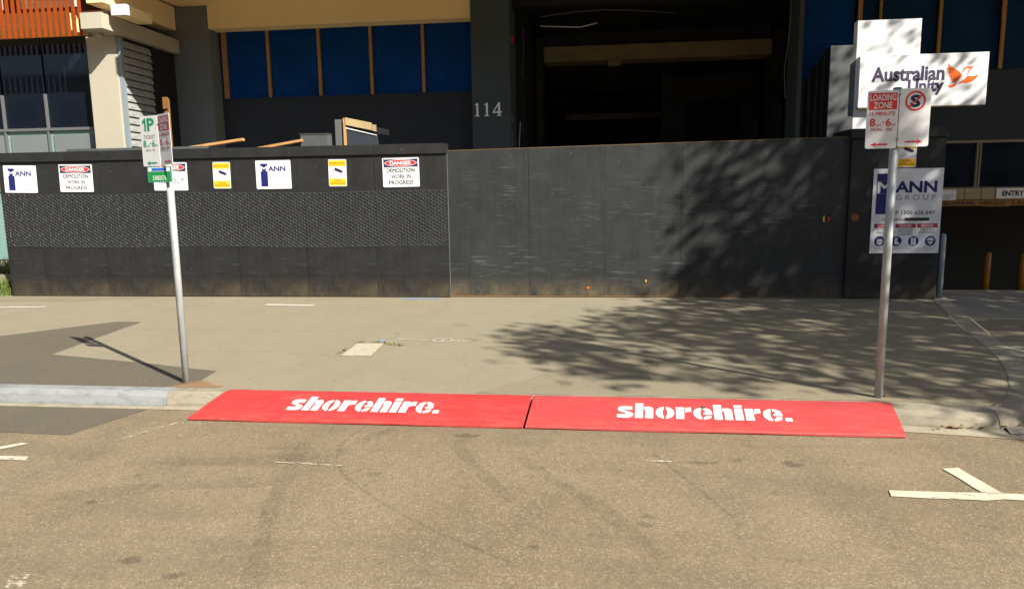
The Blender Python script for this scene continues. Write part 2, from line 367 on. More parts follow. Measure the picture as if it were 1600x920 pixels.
on_road('paint_line', [(2.232, 4.60), (2.34, 4.625), (2.395, 4.240), (2.285, 4.236)], M['roadpaint'], 2)
on_road('paint_line', [(-4.45, 4.40), (-4.36, 4.47), (-4.25, 4.57), (-4.18, 4.555), (-4.33, 4.40)], M['roadpaint'], 2)
on_road('paint_line', [(-8.0, 4.24), (-3.935, 4.245), (-3.975, 4.315), (-8.0, 4.315)], M['roadpaint'], 2)
on_road('paint_line', [(-2.17, 4.37), (-1.68, 4.345), (-1.68, 4.325), (-2.17, 4.35)], M['oldpaint'], 2)
on_road('paint_line', [(-3.35, 5.12), (-3.31, 5.13), (-3.52, 4.72), (-3.56, 4.72)], M['oldpaint'], 2)
on_road('paint_line', [(.33, 4.60), (.52, 4.60), (.52, 4.57), (.33, 4.57)], M['oldpaint'], 2)
on_road('paint_line', [(-2.80, 2.86), (-2.72, 2.88), (-2.66, 2.78), (-2.74, 2.75)], M['oldpaint'], 2)
def strip(name, pts, wd, m, k=1, z=None, parent=None):
    mb = MB(); L = []; zz = ZR + .003 * k if z is None else z
    P = [Vector((x, y, 0)) for x, y in pts]
    # smooth the centre line
    for _ in range(2):
        Q = [P[0]]
        for a, b in zip(P, P[1:]): Q += [a * .75 + b * .25, a * .25 + b * .75]
        P = Q + [P[-1]]
    for i, p in enumerate(P):
        d = (P[min(i + 1, len(P) - 1)] - P[max(i - 1, 0)]).normalized(); nrm = Vector((-d.y, d.x, 0))
        ww = wd * (.75 + .5 * rng.random()) / 2
        L.append((p + nrm * ww, p - nrm * ww))
    for a, b in zip(L, L[1:]): mb.poly([(q.x, q.y, zz) for q in (a[0], b[0], b[1], a[1])])
    me = mb.mesh(name, m)
    if me.polygons[0].normal.z < 0: me.flip_normals()
    return link(name, me, parent or road)
for pts, wd in (([(-1.78, 5.1), (-1.86, 4.8), (-1.72, 4.3), (-1.35, 3.9), (-.95, 3.55), (-.4, 3.2)], .05), ([(-2.12, 4.75), (-2.0, 4.2), (-1.85, 3.6), (-1.62, 3.0), (-1.5, 2.6)], .11),
                ([(-1.55, 5.1), (-1.75, 4.7), (-1.85, 4.35)], .10), ([(-.95, 5.05), (-.98, 4.75), (-.72, 4.3), (-.5, 3.9)], .09), ([(-2.5, 4.62), (-2.0, 4.62), (-1.2, 4.66), (-.2, 4.7), (.8, 4.68), (2.0, 4.62)], .022),
                ([(-.5, 4.6), (-.25, 4.2), (.02, 3.9), (.35, 3.3)], .10), ([(.4, 4.75), (.62, 4.2), (.8, 3.7)], .05), ([(-3.2, 4.3), (-2.4, 4.34), (-1.9, 4.5)], .16), ([(-3.3, 3.7), (-2.6, 3.95), (-2.0, 4.05)], .14)):
    strip('tyre_mark', pts, wd if wd > .06 else wd * .5, M['tyre'] if wd > .06 else M['tyre_edge'], 1)
for i, (x, y, a, b) in enumerate(((-.95, 4.98, .10, .05), (.72, 4.58, .10, .035), (1.30, 4.60, .06, .04), (-3.0, 3.66, .04, .02), (-2.3, 3.05, .06, .03), (-2.0, 2.92, .05, .025), (-.3, 3.35, .04, .02), (.3, 3.75, .03, .02), (-2.95, 4.05, .04, .015), (.28, 3.65, .05, .02), (.95, 4.62, .07, .02), (-1.4, 4.2, .05, .02))):
    on_road('oil_stain', [(x + a * math.cos(t) * (1 + .3 * math.sin(3 * t + i)), y + b * math.sin(t) * (1 + .3 * math.cos(2 * t + i))) for t in [k * .449 for k in range(14)]], M['oil'], 2 + .3 * i)

# footpath slab with the crossing curve on its right and the ramp opening
CURVE = [(2.3, 5.58), (2.75, 5.53), (3.02, 5.56), (3.22, 5.74), (3.46, 6.12), (3.70, 6.62), (3.95, 7.25), (4.18, 8.05), (4.41, 8.94), (4.75, 10.1), (5.13, 11.31), (5.30, 12.2)]
fp = sheet('footpath', [(-70, 5.66), (2.25, 5.66)] + [(x, y + (.06 if y < 5.6 else 0)) for x, y in CURVE] + [(5.30, 26), (-70, 26)], 0, M['path']); tag(fp, 'sunlit beige asphalt footpath between the kerb and the black hoarding', kind='structure')
def on_path(name, pts, m, k=1): return sheet(name, rough_edge(pts), .003 * k, m, fp)
on_path('asphalt_patch', [(-9.1, 5.70), (-8.2, 6.8), (-7.38, 7.8), (-6.55, 8.80), (-6.17, 8.82), (-6.05, 7.85), (-5.9, 6.87), (-4.56, 6.55), (-3.67, 6.29), (-3.60, 5.88), (-3.85, 5.70)], M['patch'])
on_path('asphalt_patch', [(-14, 9.0), (-9.4, 9.25), (-8.9, 9.42), (-10.0, 9.6), (-14, 9.6)], M['patch'])
on_path('asphalt_patch', [(-14, 10.55), (-8.6, 10.6), (-7.4, 11.1), (-14, 11.1)], M['lane'])
on_path('asphalt_patch', [(-1.0, 5.70), (2.2, 5.70), (2.9, 5.68), (3.15, 5.76), (3.40, 6.14), (3.63, 6.62), (3.88, 7.25), (4.1, 8.05), (4.33, 8.94), (4.66, 10.1), (4.98, 11.1), (1.8, 11.1), (.9, 9.0), (.2, 7.2)], M['lane'])
strip('bitumen_seam', [(-6.0, 8.35), (-4.5, 8.25), (-3.4, 8.3), (-2.45, 8.28), (-2.32, 8.1), (-2.45, 7.75)], .018, M['crack'], z=.0035, parent=fp)
strip('bitumen_seam', [(-5.4, 6.95), (-4.2, 7.15), (-3.3, 7.1), (-2.72, 6.98)], .016, M['crack'], z=.0035, parent=fp)
strip('spray_mark', [(-2.30, 7.85), (-1.92, 7.80)], .022, M['spray'], z=.006, parent=fp)
for c in ((-1.80, 7.83, .055, .10), (-1.69, 7.83, .05, .10)):
    strip('spray_mark', [(c[0] + c[2] * math.cos(R(a)), c[1] + c[3] * math.sin(R(a))) for a in range(50, 400, 30)], .016, M['spray'], z=.006, parent=fp)
for x in (-1.60, -1.54, -1.48, -1.43):
    strip('spray_mark', [(x - .02, 7.77), (x, 7.82), (x + .02, 7.79)], .022, M['spray'], z=.006, parent=fp)
on_path('spray_mark', [(-5.1, 10.25), (-4.3, 10.2), (-4.3, 10.35), (-5.1, 10.38)], M['spray'], 2)
on_path('spray_mark', [(-9.6, 9.85), (-8.6, 9.95), (-8.6, 10.05), (-9.6, 9.97)], M['spray'], 2)
on_path('spray_mark', [(-3.1, 10.95), (-2.45, 10.95), (-2.45, 11.05), (-3.1, 11.05)], M['blue_spray'], 2)
on_path('spray_mark', [(-2.50, 7.64), (-2.42, 7.68), (-2.40, 7.82), (-2.47, 7.80)], M['blue_spray'], 2)
on_path('sand_stain', [(-3.80, 5.705), (-3.5, 5.705), (-3.36, 5.72), (-3.30, 5.77), (-3.44, 5.82), (-3.52, 5.90), (-3.62, 5.92), (-3.72, 5.80)], M['sand'], 2)
for x, y in ((.55, 6.9), (.72, 7.45), (1.1, 7.05), (-.1, 7.2), (1.9, 6.6)):
    on_path('oil_stain', [(x + .06 * math.cos(t) * (1 + .4 * math.sin(3 * t + x * 9)), y + .07 * math.sin(t)) for t in [k * .523 for k in range(12)]], M['oil'], 3)

# driveway crossing on the right of the footpath
def zd(x, y): return max(ZR + .012, min(0, ZR + .012 + (y - 5.3) * .1)) if y < 6.4 else 0.
drive = MB()
ys = [5.3, 5.6, 5.74, 6.12, 6.5, 6.62, 7.25, 8.05, 8.94, 9.5, 10.1, 11.31, 12.2]
def cx(y):
    if y <= 5.58: return 3.0
    for a, b in zip(CURVE[2:], CURVE[3:]):
        if a[1] <= y <= b[1]: return a[0] + (b[0] - a[0]) * (y - a[1]) / (b[1] - a[1])
    return 5.3
drv = thing('driveway', None, None); drv['kind'] = 'structure'; drv['label'] = 'dappled concrete driveway crossing beside the curved footpath edge'
def drive_band(name, y0, y1, off, x1, m, dz):
    Y = sorted({y0, y1, *[y for y in ys if y0 < y < y1]}); pts = [(cx(y) + off, y) for y in Y] + [(x1, y) for y in reversed(Y)]
    mb = MB()
    for a, b in zip(Y, Y[1:]): mb.poly([(cx(a) + off, a, zd(0, a) + dz), (x1, a, zd(0, a) + dz), (x1, b, zd(0, b) + dz), (cx(b) + off, b, zd(0, b) + dz)])
    return mb.build(name, m, drv)
drive_band('slab', 5.3, 6.80, .02, 12, M['slabconc'], 0); drive_band('slab', 6.81, 8.05, .02, 12, M['slabconc'], 0)
drive_band('asphalt_band', 8.06, 9.5, .24, 12, M['lane'], 0); drive_band('slab', 9.51, 10.85, .02, 12, M['slabconc'], 0); drive_band('slab', 10.86, 12.2, .02, 12, M['slabconc'], 0)
e = MB()
Yc = [y for y in ys if y >= 6.12 and y <= 11.31]
for a, b in zip(Yc, Yc[1:]):
    for (p0, p1, q0, q1) in (((cx(a), a), (cx(a) + .22, a), (cx(b) + .22, b), (cx(b), b)),):
        e.poly([(*p0, .006), (*p1, .004 + zd(0, a)), (*q0, .004 + zd(0, b)), (*q1, .006)])
e.build('edge_strip', M['gutter'], drv)
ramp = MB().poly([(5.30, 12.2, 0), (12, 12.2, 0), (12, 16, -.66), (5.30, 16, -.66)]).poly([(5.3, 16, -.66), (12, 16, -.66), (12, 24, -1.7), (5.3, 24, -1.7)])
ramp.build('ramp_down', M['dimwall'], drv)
sheet('far_footpath', [(12, 5.6), (70, 5.6), (70, 12.2), (12, 12.2)], 0, M['path'], drv)

# kerbs: separate stones along the kerb line
def kerb_sweep(path, prof, m, parent, name='kerb_stone'):
    mb = MB(); rings = []
    P = [Vector((x, y, 0)) for x, y in path]
    for i, p in enumerate(P):
        d = (P[min(i + 1, len(P) - 1)] - P[max(i - 1, 0)]).normalized(); nrm = Vector((d.y, -d.x, 0))
        rings.append([(p.x + nrm.x * o, p.y + nrm.y * o, z) for o, z in prof])
    k = len(prof); b = len(mb.v)
    for r_ in rings: mb.v += r_
    for i in range(len(rings) - 1):
        for j in range(k): mb.f.append((b + i * k + j, b + i * k + (j + 1) % k, b + (i + 1) * k + (j + 1) % k, b + (i + 1) * k + j))
    mb.f.append(tuple(b + j for j in range(k))); mb.f.append(tuple(b + (len(rings) - 1) * k + j for j in range(k)))
    return mb.build(name, m, parent)
kerb = thing('kerb', None, None); kerb['kind'] = 'structure'; kerb['label'] = 'low concrete and blue grey stone kerb along the road'
PRL = [(0, .006), (0, -.2), (.19, -.2), (.185, -.10), (.165, -.03), (.145, -.008), (.115, .006)]
x = -3.705
while x > -16:
    L = 1.82; kerb_sweep([(x - L + .008, 5.69), (x, 5.69)], PRL, M['bluestone'], kerb); x -= L
for a, b in ((-3.697, -2.4), (-2.39, -1.1), (-1.09, .2), (.21, 1.5)): kerb_sweep([(a, 5.69), (b, 5.69)], [(0, .004), (0, -.2), (.18, -.2), (.17, -.09), (.14, -.035), (.10, .004)], M['kerbconc'], kerb)
PRR = [(0, .005), (0, -.2), (.20, -.2), (.19, -.10), (.165, -.04), (.12, -.005)]
kerb_sweep([(1.51, 5.69), (2.25, 5.67), (2.6, 5.61), (2.85, 5.585), (2.98, 5.60)], PRR, M['kerbconc'], kerb)
kerb_sweep([(2.987, 5.6015), (3.05, 5.609), (3.14, 5.67), (3.24, 5.80), (3.46, 6.15), (3.70, 6.64)], PRR, M['kerbconc'], kerb)
gut = MB().poly([(-70, 5.38, ZR + .004), (-3.64, 5.43, ZR + .004), (-3.0, 5.42, ZR + .004), (-3.0, 5.53, ZR + .006), (-70, 5.53, ZR + .006)]).build('gutter', M['gutter'], kerb)
MB().poly([(2.0, 5.36, ZR + .004), (3.10, 5.20, ZR + .004), (3.12, 5.42, ZR + .006), (2.2, 5.50, ZR + .006)]).build('gutter', M['gutter'], kerb)
# leaf litter in the gutter at the crossing
lm = MB()
for i in range(80):
    t = rng.random(); px_, py_ = 2.55 + t * .9 + rng.gauss(0, .02), 5.39 + .10 * t + rng.gauss(0, .022)
    a = rng.random() * 6.3; s_ = .008 + .012 * rng.random(); z_ = ZR + .014 + .02 * rng.random()
    lm.poly([(px_ + s_ * math.cos(a + k) * (1.6 if j % 2 else 1), py_ + s_ * math.sin(a + k), z_ + rng.random() * .006) for j, k in enumerate((0, 1.6, 3.1, 4.7))])
tag(lm.build('leaf_litter', M['litter']), 'brown leaf litter gathered in the gutter at the driveway', 'leaf litter', kind='stuff')

# ================================================================== RED KERB RAMPS
GL = {  # heavy stencil letters as separate pieces
 's': (.88, [[(.80, .97), (.62, 1.0), (.30, 1.0), (.10, .92), (.03, .76), (.08, .60), (.24, .50), (.46, .43), (.46, .33), (.36, .31), (.03, .31), (.03, .03), (.25, 0), (.60, 0), (.80, .09), (.87, .27), (.82, .43), (.64, .54), (.43, .60), (.43, .68), (.80, .69)]]),
 'h': (.98, [[(0, 0), (.42, 0), (.42, 1.28), (0, 1.28)], [(.46, .98), (.70, 1.0), (.86, .95), (.94, .82), (.94, 0), (.53, 0), (.53, .70), (.46, .70)]]),
 'o': (.98, [ell(.47, .5, .46, .51, 12, 94, 266) + ell(.44, .5, .065, .30, 8, 266, 94)[:], ell(.51, .5, .46, .51, 12, -86, 86) + ell(.54, .5, .065, .30, 8, 86, -86)]),
 'r': (.80, [[(0, 0), (.42, 0), (.42, 1.0), (0, 1.0)], [(.46, .92), (.58, 1.0), (.78, 1.0), (.78, .62), (.60, .62), (.46, .52)]]),
 'e': (.98, [ell(.47, .5, .46, .51, 12, 94, 266) + ell(.44, .5, .065, .30, 8, 266, 94)[:], [(.51, 1.01), (.72, .97), (.90, .82), (.97, .60), (.97, .42), (.51, .42), (.51, .56), (.61, .56), (.61, .74), (.56, .82), (.51, .82)], [(.51, -.01), (.72, .02), (.88, .12), (.95, .33), (.63, .33), (.60, .20), (.51, .17)]]),
 'i': (.46, [[(0, 0), (.42, 0), (.42, .98), (0, .98)], [(0, 1.04), (.42, 1.04), (.42, 1.28), (0, 1.28)]]),
 '.': (.34, [[(0, 0), (.34, 0), (.34, .28), (0, .28)]])}
def word(s, gap=.07):
    x, out = 0, []
    for ch in s:
        wd, ps = GL[ch]
        out.append([[(x + a, b) for a, b in p] for p in ps])
        x += wd + gap
    return out, x - gap
def kerb_ramp(label, fl, fr, bl, br, tx0, tx1, corner, shear):
    t = thing('kerb_ramp', label, 'kerb ramp', ((fl + fr) / 2, 5.17, ZR), 0, 'red kerb ramps laid end to end')
    ox, oy, oz = t.location
    prof = [(0, .026), (.06, .042), (.16, .071), (.28, .102), (.36, .123), (.41, .132), (.445, .136), (.468, .133), (.480, .124)]
    def zt(y):
        for (a, za), (b, zb) in zip(prof, prof[1:]):
            if y <= b: return za + (zb - za) * (y - a) / (b - a)
        return prof[-1][1]
    yy = [0, .004] + [i * .03 for i in range(1, 15)] + [.432, .444, .455, .465, .474, .480]
    mb = MB(); nx = 24; rows = []
    for y in yy:
        f = y / .48; xl, xr = fl + (bl - fl) * f, fr + (br - fr) * f
        if corner and y > .40:
            d = .08 - math.sqrt(max(0, .08 ** 2 - (y - .40) ** 2)); 
            if corner < 0: xl += d
            else: xr -= d
        rows.append([(xl + (xr - xl) * i / nx - ox, y, zt(y) - (.006 if y == 0 else 0)) for i in range(nx + 1)])
    top = [v for r_ in rows for v in r_]; n = len(top); W_ = nx + 1
    bot = [(a, b, max(.004 + .006 * math.sin(a * 2.2 + 1) ** 2 * (b < .05), c - .017)) for a, b, c in top]
    mb.v = top + bot
    for j in range(len(yy) - 1):
        for i in range(nx):
            a = j * W_ + i; mb.f.append((a, a + 1, a + W_ + 1, a + W_)); mb.f.append((n + a, n + a + W_, n + a + W_ + 1, n + a + 1))
    for i in range(nx):
        mb.f.append((i, n + i, n + i + 1, i + 1)); a = (len(yy) - 1) * W_ + i; mb.f.append((a, a + 1, n + a + 1, n + a))
    for j in range(len(yy) - 1):
        a = j * W_; mb.f.append((a, a + W_, n + a + W_, n + a)); a += nx; mb.f.append((a, n + a, n + a + W_, a + W_))
    mb.build('board', M['rubber'] if corner < 0 else M['rubber_pink'], t)
    ps, wd = word('shorehire.'); sc = (tx1 - tx0) / wd; y0, hh = .135, .205
    for ch in ps:
      lb = MB()
      for p in ch:
        lb.poly([(tx0 + a * sc + shear * b * hh / 1.28 - ox, y0 + b * hh / 1.28, zt(y0 + b * hh / 1.28) + .0035) for a, b in p])
      me = bpy.data.meshes.new('letter'); me.from_pydata(lb.v, [], lb.f)
      bm = bmesh.new(); bm.from_mesh(me); bmesh.ops.triangulate(bm, faces=bm.faces); bmesh.ops.recalc_face_normals(bm, faces=bm.faces)
      for f in bm.faces:
        if f.normal.z < 0: f.normal_flip()
      bm.to_mesh(me); bm.free(); me.materials.append(M['stencil']); link('letter', me, t)
    hx = tx0 + (tx1 - tx0) * .515 - ox; hy = .30
    MB().zprism(ell(hx, hy, .022, .016, 12), zt(hy) + .0045, zt(hy) + .002).build('bolt_hole', M['black'], t)
    MB().tube([(hx - .012, hy, zt(hy) + .002), (hx + .004, hy, zt(hy) + .010)], .008, 6).build('bolt', M['rust'], t)
    return t
kerb_ramp('red kerb ramp nearer the green-plated sign post, slanted white stencilled word', -3.287, -.545, -3.16, -.508, -2.52, -1.24, -1, .06)
kerb_ramp('red kerb ramp nearer the loading zone sign post, upright white stencilled word', -.525, 2.243, -.488, 2.31, .17, 1.49, 1, .08)

# ================================================================== HOARDING, GATE, PIER
YF = 11.16
hd = thing('hoarding', 'long black plywood hoarding with capping board and a band of chicken wire', 'hoarding', (-6.27, YF, 0))
X0, X1 = -10.21, -2.34
sheet_me = MB().box(-.5965, .5965, 0, .018, .012, 2.44).mesh('plywood_sheet', M['ply'], .002)
xs = [X1 - 1.2 * k for k in range(7)]
for a in xs[:-1]:
    o = link('plywood_sheet', sheet_me, hd); o.location = (a - .6 + 6.27, rng.uniform(-.004, .004), 0); o.rotation_euler = (0, 0, rng.uniform(-.002, .002))
MB().box(X0 + 6.27, xs[6] - .004 + 6.27, 0, .018, .012, 2.44).build('plywood_sheet', M['ply'], hd, .002)
MB().box(X0 + 6.27, X0 + .018 + 6.27, .02, .9, .012, 2.44).build('end_sheet', M['ply'], hd)
for a, b in ((X0 - .02, -6.30), (-6.296, X1 + .005)): MB().box(a + 6.27, b + 6.27, -.034, .12, 2.315, 2.475).build('capping_board', M['ply'], hd, .004)
MB().box(X1 - .03 + 6.27, X1 + .002 + 6.27, .02, .07, .01, 2.42).build('edge_batten', M['greyboard'], hd)
for a in range(7): MB().box(X0 + .2 + 1.1 * a + 6.27, X0 + .29 + 1.1 * a + 6.27, .02, .065, .01, 2.4).build('rear_stud', M['timber'], hd)
# chicken wire: hexagons, one joined part
cw = MB(); dx, dz = .100, .0285
wx0, wx1 = X0 - .02, X1 + .012
def zmid(x): return .875 + (-.03) * (x - wx0) / (wx1 - wx0) + .012 * math.sin(x * 1.7)
nrow = int(.925 / dz); ncol = int((wx1 - wx0) / dx)
def wire(a, b, r=.0012):
    a, b = Vector(a), Vector(b); d = (b - a).normalized(); u = Vector((-d.z, 0, d.x)) * r; y_ = Vector((0, -r, 0))
    n = len(cw.v); cw.v += [tuple(a + u), tuple(a - u), tuple(a + y_ * 1.2), tuple(b + u), tuple(b - u), tuple(b + y_ * 1.2)]
    cw.f += [(n, n + 2, n + 5, n + 3), (n + 2, n + 1, n + 4, n + 5)]
def J(i, j, dx_, dz_):
    xx = wx0 + dx * (i + .5 * (j % 2)) + dx_; h = math.sin(i * 12.9898 + j * 78.233) * 43758.5453; h -= math.floor(h)
    return (min(wx1, xx + (h - .5) * .007), -.008 - .012 * h, zmid(xx) + dz * j + dz_ + (h - .5) * .004)
for j in range(nrow):
    for i in range(ncol):
        a = J(i, j, 0, 0); b = J(i, j, dx * .19, 0); wire((a[0] + 6.27, a[1], a[2]), (b[0] + 6.27, b[1], b[2]), .0016)   # twisted length
        c1 = J(i + (0 if j % 2 == 0 else 1), j + 1, 0, 0)
        if j + 1 <= nrow - 1:
            wire((b[0] + 6.27, b[1], b[2]), (c1[0] + 6.27, c1[1], c1[2]))
            c0 = J(i - (1 if j % 2 == 0 else 0), j + 1, dx * .19, 0); wire((a[0] + 6.27, a[1], a[2]), (c0[0] + 6.27, c0[1], c0[2]))
for j in (0, nrow - 1):
    for k in range(40):
        xa, xb = wx0 + (wx1 - wx0) * k / 40, wx0 + (wx1 - wx0) * (k + 1) / 40
        wire((xa + 6.27, -.012, zmid(xa) + dz * j), (xb + 6.27, -.012, zmid(xb) + dz * j), .0018)
o = cw.build('wire_mesh', M['wire'], hd); o['kind'] = 'stuff'

gt = thing('site_gate', 'wide scuffed black plywood gate under dappled tree shade', 'gate', (.75, YF + .05, 0))
gx = [-2.42, -1.04, .16, 1.34, 2.54, 3.80]
def gz(x): return 2.352 + (x + 2.42) / 6.22 * .08
for a, b in zip(gx, gx[1:]):
    MB().yprism([(a + .0012 - .75, .035), (b - .0012 - .75, .035), (b - .0012 - .75, gz(b)), (a + .0012 - .75, gz(a))], rng.uniform(-.003, .003), .02).build('plywood_sheet', M['gateply'], gt, .001)
MB().yprism([(gx[0] - .75, gz(gx[0]) + .002), (gx[-1] - .75, gz(gx[-1]) + .002), (gx[-1] - .75, gz(gx[-1]) + .010), (gx[0] - .75, gz(gx[0]) + .010)], -.002, .05).build('top_rail', M['rawply'], gt)
MB().box(gx[0] - .75, gx[-1] - .75, .004, .03, .012, .032).build('bottom_rail', M['rawply'], gt)
for k in range(5): MB().box(gx[0] + 1.2 * k + .14 - .75, gx[0] + 1.2 * k + .23 - .75, .022, .06, .05, 2.34).build('rear_stud', M['timber'], gt)
for zz in (.5, 1.25, 2.0): MB().box(gx[0] - .75, gx[-1] - .75, .062, .10, zz, zz + .09).build('rear_rail', M['timber'], gt)
MB().yprism(ell(3.50 - .75, 1.22, .05, .05, 20), -.004, -.0035).build('padlock_hole', M['black'], gt)
MB().yprism(ell(3.475 - .75, 1.22, .025, .048, 14, 90, 270), -.009, -.0045).build('reflector', M['yellow'], gt)
MB().yprism(ell(3.525 - .75, 1.22, .02, .04, 14, -90, 90), -.009, -.0045).build('reflector', M['red'], gt)
MB().yprism(ell(-.10 - .75, .16, .022, .018, 10), -.012, -.0035).build('paint_spot', M['orangeprint'], gt)
MB().yprism(ell(.81 - .75, .27, .010, .022, 10), -.012, -.0035).build('paint_spot', M['yellow'], gt)

pr = thing('gate_pier', 'black plywood box pier with capping beside the car park ramp', 'pier', (4.46, YF, 0))
MB().box(-.66, .66, 0, .018, .01, 2.40).build('plywood_sheet', M['ply'], pr, .003)
MB().box(.642, .66, .02, .75, .01, 2.40).build('side_sheet', M['ply'], pr); MB().box(-.66, -.642, .02, .75, .01, 2.40).build('side_sheet', M['ply'], pr)
MB().box(-.65, .65, .752, .77, .01, 2.40).build('rear_sheet', M['ply'], pr)
MB().box(-.685, .69, -.03, .80, 2.405, 2.545).build('capping_board', M['ply'], pr, .004)
MB().yprism(ell(-.56, 1.24, .055, .055, 18), -.004, 0).build('hole_cover', M['rust'], pr)
MB().box(-.655, -.648, -.003, .0, .01, 2.38).build('edge_gap', M['black'], pr)
bo = thing('steel_post', 'pale galvanised guard post standing against the pier corner', 'post', (5.19, 11.20, 0))
MB().tube([(0, 0, 0), (0, 0, .93), (0, 0, .97), (0, 0, .985)], [.042, .042, .036, .015], 14).build('tube', M['flash'], bo, smooth=True)
MB().box(-.07, .07, -.07, .07, .004, .014).build('base_plate', M['galv'], bo)

# ================================================================== SIGNS ON THE HOARDING
def sign(name, label, cat, x0, x1, z0, z1, y=YF - .006, group=None, tilt=0):
    t = thing(name, label, cat, ((x0 + x1) / 2, y, z0), 0, group); t.rotation_euler = (0, tilt, 0)
    return t, x1 - x0, z1 - z0
def contractor_small(label, x0, x1, tilt=0):
    t, w_, h = sign('contractor_sign', label, 'sign', x0, x1, 1.80, 2.26, group='small contractor signs', tilt=tilt)
    panel(t, w_, h, M['white']); L = -w_ / 2
    flat(t, [rect(L + .085, L + .205, .04, .275), rect(L + .085, L + .205, .375, .41)], M['navy'], -.0085, 'logo_block')
    flat(t, [rect(L + .085, L + .205, .277, .373)], M['navy'], -.0082, 'logo_block')
    letter(t, 'M', M['white'], (L + .092, L + .198, .285, .368), -.0105, .01); letter(t, 'ANN', M['navy'], (L + .215, L + .515, .285, .368), -.0085, .03)
    letter(t, 'GROUP', M['palegrey'], (L + .23, L + .515, .225, .262), -.0085, 0, 1.6)
    letter(t, 'P 1300 626 647', M['greyprint'], (L + .24, L + .54, .045, .075), -.0085)
    screws(t, w_, h, M['steel']); return t
def danger(label, x0, x1, lines, tilt=0, grp='danger notices'):
    t, w_, h = sign('danger_sign', label, 'sign', x0, x1, 1.80, 2.26, group=grp, tilt=tilt)
    panel(t, w_, h, M['white'])
    flat(t, [rect(-w_ / 2 + .02, w_ / 2 - .02, h - .145, h - .02)], M['darknavy'], -.0078, 'header')
    flat(t, [ell(0, h - .082, .265, .055, 36)], M['white'], -.0088, 'oval_border'); flat(t, [ell(0, h - .082, .256, .048, 36)], M['red'], -.0098, 'oval')
    letter(t, 'DANGER', M['white'], (-.175, .175, h - .112, h - .052), -.0112, .028)
    for (s, wd), z in zip(lines, (.232, .135, .04)): letter(t, s, M['black'], (-wd / 2, wd / 2, z, z + .064), -.0085, .014)
    screws(t, w_, h, M['steel']); return t
def security(label, x0, x1, z0, z1, tilt=0):
    t, w_, h = sign('security_sign', label, 'sign', x0, x1, z0, z1, group='yellow security notices', tilt=tilt)
    panel(t, w_, h, M['white']); a = w_ / 2 - .008
    flat(t, [rect(-a, a, h - .11, h - .014)], M['yellow'], -.008, 'yellow_band'); flat(t, [rect(-a, a, .014, .125)], M['yellow'], -.008, 'yellow_band')
    letter(t, 'SECURITY NOTICE', M['brownprint'], (-a + .01, a - .01, h - .078, h - .048), -.0095, .01)
    letter(t, '24 HOUR', M['brownprint'], (-.06, .06, .078, .104), -.0095, .01); letter(t, 'SURVEILLANCE', M['brownprint'], (-a + .02, a - .02, .036, .062), -.0095, .01)
    c = Vector((.0, .235)); q = R(-22)
    rot = lambda pts: [(c.x + .02 + p[0] * math.cos(q) - p[1] * math.sin(q), c.y + .02 + p[0] * math.sin(q) + p[1] * math.cos(q)) for p in pts]
    flat(t, [rot(rect(-.07, .055, -.022, .022)), rot([(.058, -.018), (.075, -.012), (.075, .012), (.058, .018)])], M['darknavy'], -.0095, 'camera_symbol')
    flat(t, [[(-.012, .215), (-.004, .222), (-.052, .165), (-.06, .172)], rect(-.085, -.0605, .160, .168), rect(-.091, -.0855, .150, .185)], M['greyprint'], -.0095, 'bracket_symbol')
    screws(t, w_, h, M['steel'], .012, r=.004); return t
contractor_small('white contractor sign with blue block at the outer end of the hoarding', -10.11, -9.50, .02)
contractor_small('white contractor sign with blue block between the two yellow security notices', -5.54, -4.94)
danger('demolition work notice beside the outermost contractor sign', -9.07, -8.46, (('DEMOLITION', .46), ('WORK IN', .32), ('PROGRESS', .40)), .015)
danger('demolition work notice at the end of the hoarding next to the gate', -3.39, -2.79, (('DEMOLITION', .46), ('WORK IN', .32), ('PROGRESS', .40)), -.008)
t = danger('danger notice mostly hidden behind the green-plated sign post', -7.35, -6.75, (), .01)
letter(t, 'KEEP OUT', M['greyprint'], (-.25, .25, .12, .20), -.0085, .012)
security('yellow security notice on the hoarding nearer the green-plated sign post', -6.29, -5.99, 1.82, 2.25, .01)
security('yellow security notice next to the demolition notice nearest the gate', -4.30, -4.00, 1.825, 2.255, .012)
security('yellow security notice on the gate pier above the large contractor board', 4.45, 4.71, 1.97, 2.355)

t, w_, h = sign('contractor_board', 'large white contractor board with safety pictograms on the gate pier', 'sign', 4.13, 5.11, .70, 1.955)
panel(t, w_, h, M['white'], .008, .006); L = -w_ / 2; Y_ = -.0095
flat(t, [rect(L + .05, L + .27, h - .67, h - .37), rect(L + .05, L + .27, h - .18, h - .07)], M['navy'], Y_, 'logo_block'); flat(t, [rect(L + .05, L + .27, h - .368, h - .182)], M['navy'], Y_ + .0005, 'logo_block')
letter(t, 'M', M['white'], (L + .06, L + .26, h - .36, h - .19), Y_ - .0025, .02)
letter(t, 'ANN', M['navy'], (L + .31, L + .90, h - .355, h - .185), Y_, .035); letter(t, 'GROUP', M['greyprint'], (L + .33, L + .89, h - .465, h - .385), Y_, 0, 1.5)
letter(t, 'P 1300 626 647', M['darknavy'], (L + .34, L + .89, h - .68, h - .62), Y_, .012)
flat(t, [rect(L + .04, L + .94, h - .775, h - .772), rect(L + .04, L + .94, h - .725, h - .722)], M['palegrey'], Y_, 'rule')
letter(t, 'SITE FOREMAN', M['darknavy'], (L + .16, L + .46, h - .765, h - .738), Y_, .01); flat(t, [rect(L + .47, L + .82, h - .771, h - .727)], M['black'], Y_ - .001, 'marker_strip')
